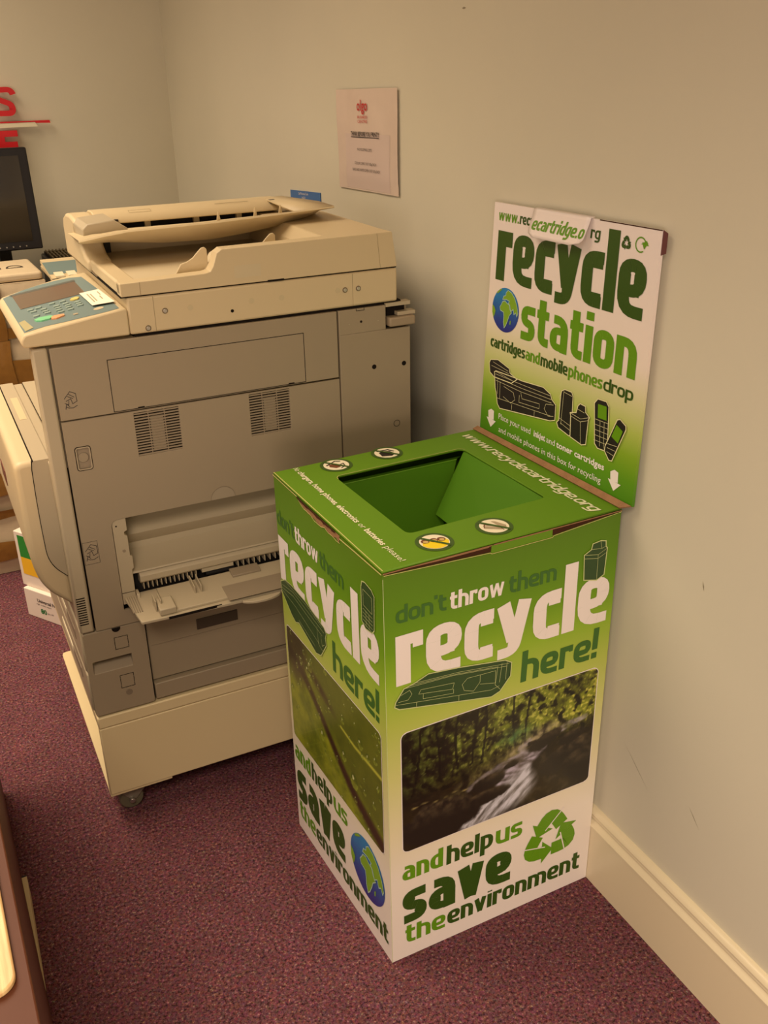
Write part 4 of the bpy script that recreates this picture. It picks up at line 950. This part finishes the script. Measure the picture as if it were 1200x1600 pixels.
put('seam', loop_lines([(.190, 1.107), (.190, 1.128)], .0008, False), S0, .0004, mat('cream_seam', (150, 132, 98), .6), fb_)
MB().box(.4240, .4560, -.0004, .002, 1.1040, 1.1072).build('lift_notch', DARKG, fb_)
put('faint_patch', [[(.362, 1.117), (.412, 1.117), (.412, 1.139), (.362, 1.139)]], S0, .0003, mat('faded_patch', (206, 190, 154), .6), fb_)
MB().prism([(.205, 1.1030), (.365, 1.1030), (.372, 1.1190), (.340, 1.1165), (.215, 1.1080)], 'x', .1552, .157).build('lift_recess', mat('recess_shade', (130, 112, 84), .7), fb_)
# left end cap
cap = [(.255, 1.1275), (.290, 1.1330), (.318, 1.1480), (.332, 1.1660), (.345, 1.1840), (.368, 1.1930), (.410, 1.1965), (.455, 1.1940), (.490, 1.1820), (.500, 1.168), (.500, 1.1055), (.255, 1.1055)]
MB().prism(cap, 'x', .1500, .1960).build('feeder_end_cap', CREAM, fb_, .006, 3)
# feeder cover over the rollers
cov = [(.376, 1.1760), (.379, 1.1830), (.392, 1.1930), (.415, 1.1985), (.450, 1.1975), (.485, 1.1870), (.500, 1.170), (.500, 1.1055), (.430, 1.1055), (.430, 1.1700), (.390, 1.1740)]
MB().prism(cov, 'x', .1960, .6000).build('feeder_cover', CREAM, fb_, .002)
MB().box(.200, .590, .405, .430, 1.116, 1.175).build('feed_slot', ROLLER, fb_)
MB().box(.200, .590, .392, .405, 1.116, 1.150).build('inner_wall', CREAMD, fb_)
MB().box(.205, .222, .388, .394, 1.118, 1.150).box(.318, .352, .388, .394, 1.140, 1.152).build('sensor_slot', DARK, fb_)
for u in (.300, .405, .500): MB().box(u, u+.012, .395, .407, 1.150, 1.174).build('feed_rib', CREAMD, fb_)
put('cover_mark', loop_lines([(.270, 0), (.315, 0), (.315, .012), (.270, .012)], .0008), lambda a, b_, off: Vector((a, .392+b_, 1.1938+b_*.24)), 0, mat('cream_seam', (150, 132, 98), .6), fb_)
MB().box(.226, .242, .3755, .380, 1.180, 1.184).box(.575, .590, .385, .395, 1.192, 1.1975).build('cover_notch', DARK, fb_)
MB().box(.455, .530, .400, .401, 1.1965, 1.1970).build('cover_print', GREY2, fb_)
# input tray
cols = [(.130, 1.1755, 1.1700, .146, 1.1640), (.180, 1.1825, 1.1765, .197, 1.1600), (.225, 1.1868, 1.1810, .301, 1.1500), (.310, 1.1885, 1.1820, .397, 1.1480), (.400, 1.1900, 1.1835, .470, 1.1540), (.520, 1.1945, 1.1885, .560, 1.1650), (.600, 1.1975, 1.1930, .620, 1.1790), (.648, 1.1990, 1.1960, .652, 1.1930)]
mb = MB(); R_ = []
for u, zt, zl, ub, zb in cols:
    R_.append([(u+.01, .385, 1.1640), (u, .200, zt), (u-.001, .1975, (zt+zl)/2), (u, .200, zl), (ub, .250, zb), (ub, .385, zb-.006)])
for a, b_ in zip(R_[:-1], R_[1:]):
    for k in range(5): mb.quad(a[k], a[k+1], b_[k+1], b_[k])
    mb.quad(a[5], a[0], b_[0], b_[5])
mb.quad(*R_[0]); mb.quad(*R_[-1][::-1])
o = mb.build('input_tray', CREAM, fb_); o['label'] = 'cream input tray of the document feeder'
MB().quad((.560, .200, 1.1965), (.648, .200, 1.2000), (.655, .300, 1.1985), (.622, .440, 1.1975), (.575, .430, 1.1970)).build('tray_wing', CREAM, fb_, solid=.003)
MB().prism([(.150, 1.166), (.236, 1.178), (.236, 1.182), (.212, 1.1990), (.160, 1.1950), (.150, 1.186)], 'y', .262, .372).build('side_guide', GREYL, fb_, .002)
for u, v in ((.405, .225), (.487, .24), (.545, .25)): MB().prism([(u, 1.186), (u+.008, 1.186), (u+.0045, 1.2035), (u+.003, 1.2035)], 'y', v, v+.003).build('guide_fin', CREAM, fb_)

# ============================================================ THINGS ON THE WALLS
nt_ = empty('notice', (-.002, .9555, 1.3065), 0, 'a4 landscape notice in a crinkled clear sleeve with a small red logo', 'notice')
def NW(s, t, off=0):   # s to the right along the wall (towards the camera), t up
    y = 1.1085-s; k = s/.305
    z = 1.1985+.0095*0+t+(.008*k) - 0.0*k
    bulge = .0022+.0022*(1+noise.noise(Vector((s*14, t*9, 2))))*(1 if t > .02 else .6)
    return Vector((-.0005-bulge-off+.002, y-.9555, z-1.3065))
SLEEVE = mat('clear_plastic_sleeve', (214, 194, 178), .22, .6, vary=.05, vscale=30)
mb = MB()
for i in range(24):
    for j in range(16):
        a, b_ = .305*i/24, .305*(i+1)/24; c, d = .212*j/16, .212*(j+1)/16
        mb.quad(NW(a, c), NW(b_, c), NW(b_, d), NW(a, d))
mb.build('plastic_sleeve', SLEEVE, nt_)['label'] = 'crinkled glossy clear sleeve'
mb = MB()
for i in range(20):
    for j in range(12):
        a, b_ = .045+.222*i/20, .045+.222*(i+1)/20; c, d = .004+.116*j/12, .004+.116*(j+1)/12
        mb.quad(NW(a, c, .0004), NW(b_, c, .0004), NW(b_, d, .0004), NW(a, d, .0004))
mb.build('paper_sheet', mat('notice_paper', (206, 186, 176), .35), nt_)
REDT = mat('red_print', (190, 30, 36), .5)
small_text('notice_logo', 'olgo', .112, .165, .1680, .032, NW, .0022, REDT, nt_, .0005, 'red logo')
small_text('notice_logo', 'BUSINESS', .115, .164, .1520, .0085, NW, .0022, REDT, nt_)
small_text('notice_logo', 'CENTRE', .115, .164, .1430, .0085, NW, .0022, REDT, nt_)
small_text('notice_text', 'THINK BEFORE YOU PRINT!!', .078, .220, .1160, .0125, NW, .0022, TEXTBLK, nt_, .0003)
put('underline', [[(.078, .1125), (.220, .1125), (.220, .1142), (.078, .1142)]], NW, .0022, TEXTBLK, nt_)
small_text('notice_text', 'PHOTOCOPYING COSTS', .112, .185, .0850, .0080, NW, .0022, TEXTBLK, nt_)
small_text('notice_text', 'COLOUR COPIES COST 0.05p EACH', .097, .205, .0560, .0080, NW, .0022, TEXTBLK, nt_)
small_text('notice_text', 'BLACK AND WHITE COPIES COST 0.03p EACH', .085, .223, .0420, .0080, NW, .0022, TEXTBLK, nt_)

bs = empty('blue_sign', (0, 1.335, 1.152), 0, 'small blue plastic sign with tiny white text low on the wall behind the copier', 'sign')
MB().quad((-.0006, .102, -.019), (-.0006, -.101, -.006), (-.0006, -.101, .0200), (-.0006, .102, .0085)).build('sign_plate', mat('blue_plastic', (62, 108, 168), .35), bs, smooth=False, recalc=False, solid=-.002)
BSF = lambda s, t, off=0: Vector((-.0030-off, .102-s, -.010+t+.0120*s/.2))
small_text('sign_text', 'Staff Personal Code', .060, .125, .0085, .0085, BSF, .0004, WHITE, bs)
small_text('sign_text', '1623', .082, .104, -.0010, .0080, BSF, .0004, WHITE, bs)

# red wall letters on the back wall
def wallthing(name, label, x, z, group=None):
    return empty(name, (x, YB-.014, z), 0, label, 'wall lettering', group)
g = wallthing('wall_letter', 'red raised letter S on the back wall above the pencil strip', -.560, 1.37)
mb = MB()
sp = stroke(round_path([(.034, .0200), (.030, .0350), (.0, .0352), (-.028, .0330), (-.026, .010), (.026, -.010), (.026, -.0370), (-.002, -.0370), (-.032, -.0360), (-.036, -.018)], .026, 8), .019, .0165)
for q in sp: mb.prism([(a, b_) for a, b_ in q], 'y', -.012, 0.0)
mb.build('letter_face', RED, g, smooth=False)
MB().cyl((0, .006, .035), 'y', .003, .016, 8).cyl((0, .006, -.036), 'y', .003, .016, 8).build('stand_off', STEEL, g)
g = wallthing('wall_letter', 'red raised letter E on the back wall, partly behind the monitor', -.563, 1.235)
E_ = [(-.036, -.045), (.030, -.045), (.030, -.027), (-.012, -.027), (-.012, -.010), (.027, -.010), (.027, .010), (-.012, .010), (-.012, .026), (.031, .026), (.031, .045), (-.036, .045)]
MB().prism(E_, 'y', -.012, 0).build('letter_face', RED, g, smooth=False)
MB().cyl((-.02, .006, .035), 'y', .003, .016, 8).build('stand_off', STEEL, g)
g = wallthing('wall_strip', 'long red and white pencil shaped strip between the letters S and E', -.62, 1.30)
MB().prism([(-.30, .0035), (.152, .0035), (.152, .0005), (.200, -.0010), (.198, .0075), (.150, .0075), (.148, .0075), (-.30, .0085)], 'y', -.010, 0).build('red_strip', RED, g, smooth=False)
MB().prism([(-.30, -.0130), (.158, -.0105), (.150, .0030), (-.30, .0030)], 'y', -.009, -.001).build('white_strip', mat('white_acrylic', (230, 220, 190), .4), g, smooth=False)
MB().cyl((0, .006, 0), 'y', .003, .016, 8).build('stand_off', STEEL, g)

# ============================================================ BACK LEFT CORNER
DW = mat('dark_desk_laminate', (58, 44, 36), .5)
dk = empty('desk', (-.95, 2.36, 0), 0, 'dark desk against the back wall carrying the black monitor', 'desk')
MB().box(-.60, .90, -.17, .205, .700, .725).build('desk_top', DW, dk, .002)
for x in (-.58, .86): MB().box(x, x+.025, -.16, .20, 0, .700).build('desk_leg', DW, dk)
mo = empty('monitor', (-.790, 2.345, .725), 0, 'black flat computer monitor with a row of small silver buttons', 'monitor')
tilt = .05
def mt(x, y, z): return (x, y+(z-.36)*.10, z)
o = MB().box(-.250, .250, -.015, .015, .205, .515).xf(mt).build('bezel', DARK, mo, .004)
o = MB().box(-.226, .222, -.0165, -.012, .232, .492).xf(mt).build('screen', mat('monitor_glass', (44, 38, 30), .12, .6, coat=.5), mo)
for i in range(9): MB().cyl((.035+.0205*i, -.016, .2170), 'y', .0022, .003, 10).xf(mt).build('button', STEEL, mo)
MB().prism([(-.015+.04, .10), (.055, .10), (.045, .30), (.02, .30)], 'x', .115, .155).build('stand_neck', DARK, mo, .004)
MB().box(.115-.19, .155+.02, -.02, .03, .14, .20).xf(lambda x, y, z: (x, y, z)).build('stand_neck', DARK, mo, .006) if False else None
MB().prism(rrect(-.02, .24, -.085, .10, .04), 'z', 0.0, .10).build('stand_base', DARK, mo, .004)
vb = empty('desktop_machine', (-.445, 2.455, .725), 0, 'black desktop machine with a slotted grille top beside the monitor', 'machine')
MB().box(-.075, .34, -.10, .10, .0, .150).build('machine_body', DARK, vb, .004)
MB().box(-.065, .33, -.09, .09, .1505, .158).build('grille_base', DARKG, vb)
me = None
GRL = mat('grille_bronze', (92, 78, 52), .4)
for i in range(34):
    if me is None: s_ = MB().box(0, .0045, -.088, .088, .158, .163).build('grille_bar', GRL, vb, smooth=False); me = s_.data
    else: s_ = bpy.data.objects.new('grille_bar', me); COL.objects.link(s_); s_.parent = vb
    s_.location = (-.062+.0118*i, 0, 0)
for v in (-.045, 0, .045): MB().box(-.065, .33, v, v+.004, .1582, .1635).build('grille_rail', GRL, vb, smooth=False)
cb = MB()
for k in range(14):
    a0 = k/14*PI*1.7; a1 = (k+1)/14*PI*1.7
    p = lambda a: (-.895+.035*math.cos(a), 2.24, .905+.018*math.sin(a)+.01*a/6)
    q0, q1 = p(a0), p(a1); d = Vector(q1)-Vector(q0)
    cb.box(min(q0[0], q1[0])-.0012, max(q0[0], q1[0])+.0012, 2.238, 2.242, min(q0[2], q1[2])-.0012, max(q0[2], q1[2])+.0012)
# office machine with teal strip, behind the copier
om = empty('office_machine', (-.435, 1.93, 0), 0, 'beige office machine with a teal strip of three pale buttons, mostly hidden behind the copier', 'office machine')
MB().box(-.13, .20, -.14, .16, 0, .9120).build('machine_body', CREAM, om, .004)
MB().box(-.16, .20, -.150, .10, .9130, .9260).build('panel_base', CREAM, om, .003)
OMF = lambda s, t, off=0: Vector((-.165+s, -.150+t, .9265+t*.12+off))
mb = MB().quad(OMF(0, 0, -.01), OMF(.36, 0, -.01), OMF(.36, .20, -.01), OMF(0, .20, -.01)).build('panel_deck', CREAM, om, solid=-.010, smooth=False, recalc=False)
put('teal_strip', [[(.0, .045), (.36, .045), (.36, .165), (0, .165)]], OMF, .0008, TEAL, om, 'teal strip')
put('deck_shadow_line', [[(.0, .0), (.36, .0), (.36, .004), (0, .004)]], OMF, .0008, DARKG, om)
for i in range(6):
    mb = MB(); x = .012+.0345*i
    for h in (.001, .005): mb.v += [tuple(OMF(x, .010, h)), tuple(OMF(x+.025, .010, h)), tuple(OMF(x+.025, .050, h)), tuple(OMF(x, .050, h))]
    mb.f += [(4,5,6,7), (0,1,5,4), (1,2,6,5), (2,3,7,6), (3,0,4,7)]
    mb.build('button', mat('pale_button', (232, 222, 190), .4), om, smooth=False)

# stack of tape-wrapped parcels
TAPE = mat('brown_parcel_tape', (142, 100, 44), .30, .5, vary=.22, vscale=40, bump=.5, bscale=60)
WRAP = mat('white_wrapping_paper', (208, 190, 158), .5, .4, vary=.12, vscale=25, bump=.5, bscale=50)
zs = [(0.001, .190), (.191, .370), (.371, .560), (.561, .745), (.746, .905)]
rp = random.Random(11)
names_ = ['lowest parcel of the stack, white paper wound with brown tape, on the carpet', 'second parcel from the floor in the taped stack', 'middle parcel of the taped stack behind the copier door', 'fourth parcel of the stack, white with wide brown tape bands', 'uppermost taped parcel, just below the flat white package']
for k, (z0, z1) in enumerate(zs):
    jx = rp.uniform(-.010, .010); h = z1-z0
    pr = empty('parcel', (-.80+jx, 2.02, z0), 0, names_[k], 'parcel', 'taped parcels stacked behind the copier')
    mb = MB(); nx_, nz_ = 18, 8
    X0, X1, Y0, Y1 = -.26, .195, -.120, .12
    for i in range(nx_):
        for j in range(nz_):
            def q(i, j):
                x = X0+(X1-X0)*i/nx_; z = h*j/nz_; e = 1-abs(2*j/nz_-1)
                return (x, Y0-.010*math.sin(PI*j/nz_)-.004*noise.noise(Vector((x*22, z*30, k))), z)
            mb.quad(q(i, j), q(i+1, j), q(i+1, j+1), q(i, j+1))
    mb.quad((X0, Y0, h), (X1, Y0, h), (X1, Y1, h), (X0, Y1, h)); mb.quad((X0, Y0, 0), (X0, Y1, 0), (X1, Y1, 0), (X1, Y0, 0))
    mb.quad((X0, Y1, 0), (X0, Y1, h), (X1, Y1, h), (X1, Y1, 0)); mb.quad((X1, Y0, 0), (X1, Y1, 0), (X1, Y1, h), (X1, Y0, h)); mb.quad((X0, Y0, 0), (X0, Y0, h), (X0, Y1, h), (X0, Y1, 0))
    mb.build('wrapped_box', WRAP, pr)
    bands = {0: [(.30, .62)], 1: [(.0, .20), (.44, .88)], 2: [(.10, .30), (.40, .98)], 3: [(.27, .65)], 4: [(.06, .22)]}[k]
    for b0, b1 in bands:
        tb = MB()
        for i in range(nx_):
            for jj in range(4):
                def q(i, jj):
                    x = X0+(X1-X0)*i/nx_; f = b0+(b1-b0)*jj/4; z = h*f
                    return (x, Y0-.0125-.010*math.sin(PI*f)-.004*noise.noise(Vector((x*9, z*14, k+9))), z+.006*math.sin(x*16+k+jj))
                tb.quad(q(i, jj), q(i+1, jj), q(i+1, jj+1), q(i, jj+1))
        tb.build('tape_band', TAPE, pr)
    # vertical tape
    tb = MB(); x0v, x1v = -.10, .094
    if k >= 3:
        x1v = .062 if k == 4 else .066
        for jj in range(8):
            f0, f1 = jj/8, (jj+1)/8
            q = lambda x, f: (x+.003*math.sin(f*7), Y0-.017-.010*math.sin(PI*f), h*f)
            tb.quad(q(x0v, f0), q(x1v, f0), q(x1v, f1), q(x0v, f1))
        tb.quad((x0v, Y0-.016, h+.0015), (x1v, Y0-.016, h+.0015), (x1v, Y1, h+.0015), (x0v, Y1, h+.0015))
        tb.build('tape_strip', TAPE, pr)
pk = empty('flat_package', (-.765, 2.02, .9075), .02, 'flat white package with a black D mark lying on top of the taped stack', 'package')
MB().prism(rrect(-.30, .155, -.115, .125, .012), 'z', 0, .022).build('package_body', WRAP, pk, .007, 3)
PKF = lambda s, t, off=0: Vector((s, t, .0222+off))
put('package_mark', [q for q in loop_lines(arc(.0930, .015, .022, 0, 180, 14)+[(.071, .015), (.115, .015)], .0045, False)], lambda s, t, off=0: PKF(s, t*1.6-.04, off), .0006, TEXTBLK, pk)
for i in range(4): put('package_mark', [[(.030+.007*i, -.02), (.034+.007*i, -.02), (.034+.007*i, .035-.008*(i % 2)), (.030+.007*i, .035-.008*(i % 2))]], PKF, .0006, TEXTBLK, pk)

# paper boxes on the floor
PBW = mat('white_carton', (236, 222, 206), .5, .3)
ang = math.atan2(-.113, .073)
b1 = empty('paper_box', (-.845, 1.595, 0), ang, 'white paper carton on the carpet with a green 80 on its side', 'paper box', 'paper cartons behind the copier door')
MB().box(0, .31, 0, .215, .0005, .092).build('carton', PBW, b1, .002)
PF = lambda s, t, off=0: Vector((s, -off, t))
small_text('printed_text', 'Universal N', .052, .125, .058, .016, PF, .0006, TEXTBLK, b1, .0003)
small_text('printed_text', 'high quality copier', .048, .110, .049, .006, PF, .0006, TEXTBLK, b1)
small_text('printed_text', '80', .060, .085, .022, .022, PF, .0006, mat('printed_green', (30, 120, 60), .5), b1, .0008, 'green number 80')
small_text('printed_text', 'gsm A4', .088, .112, .026, .008, PF, .0006, TEXTBLK, b1)
b2 = empty('paper_box', (-.842, 1.615, .0925), ang, 'white carton with green and yellow striped label, on top of another carton', 'paper box', 'paper cartons behind the copier door')
MB().box(0, .29, .0, .18, 0, .175).build('carton', PBW, b2, .002)
put('striped_label', [[(.014, .095), (.12, .095), (.12, .165), (.014, .165)]], PF, .0008, mat('label_green', (40, 140, 50), .4), b2, 'green stripe')
put('striped_label', [[(.014, .040), (.12, .040), (.12, .095), (.014, .095)]], PF, .0008, mat('label_yellow', (244, 190, 40), .4), b2, 'yellow stripe')

# desk at the lower left, close to the camera
WOODS = mat('brown_wood_side', (90, 48, 28), .5, .4, vary=.10, vscale=9)
WOODT = bpy.data.materials.new('pale_wood_top'); WOODT.use_nodes = True
nt = WOODT.node_tree; b = nt.nodes['Principled BSDF']; b.inputs['Roughness'].default_value = .35
tc = nt.nodes.new('ShaderNodeTexCoord'); mp = nt.nodes.new('ShaderNodeMapping'); mp.inputs['Scale'].default_value = (60, 4, 1)
n1 = nt.nodes.new('ShaderNodeTexNoise'); n1.inputs['Scale'].default_value = 3; n1.inputs['Detail'].default_value = 6
nt.links.new(tc.outputs['Object'], mp.inputs['Vector']); nt.links.new(mp.outputs['Vector'], n1.inputs['Vector'])
cr = nt.nodes.new('ShaderNodeValToRGB'); cr.color_ramp.elements[0].position = .3; cr.color_ramp.elements[0].color = (*lin((206, 160, 104)), 1); cr.color_ramp.elements[1].position = .7; cr.color_ramp.elements[1].color = (*lin((240, 208, 150)), 1)
nt.links.new(n1.outputs['Fac'], cr.inputs['Fac']); nt.links.new(cr.outputs['Color'], b.inputs['Base Color'])
fd = empty('wooden_cabinet', (-1.25, .0, 0), 0, 'brown wooden cabinet with a pale rounded top at the lower left, nearest the camera', 'cabinet')
MB().box(-.25, .2380, -.80, .812, .0, .6700).build('cabinet_side', WOODS, fd, .002)
MB().prism(rrect(-.26, .2250, -.365, .78, .020, 8), 'z', .6705, .678).build('cabinet_top', WOODT, fd, .002)
st = empty('floor_strip', (-1.006, .33, 0), 0, 'pale beige plastic strip on the carpet along the brown cabinet', 'strip')
MB().prism([(-.0058, .141), (.0040, .141), (-.0052, -.095), (-.0058, -.095)], 'z', .0005, .052).build('strip_body', PEDM, st)
MB().box(-.0055, .0038, .1415, .148, .0005, .050).build('end_cap', DARK, st, .001)
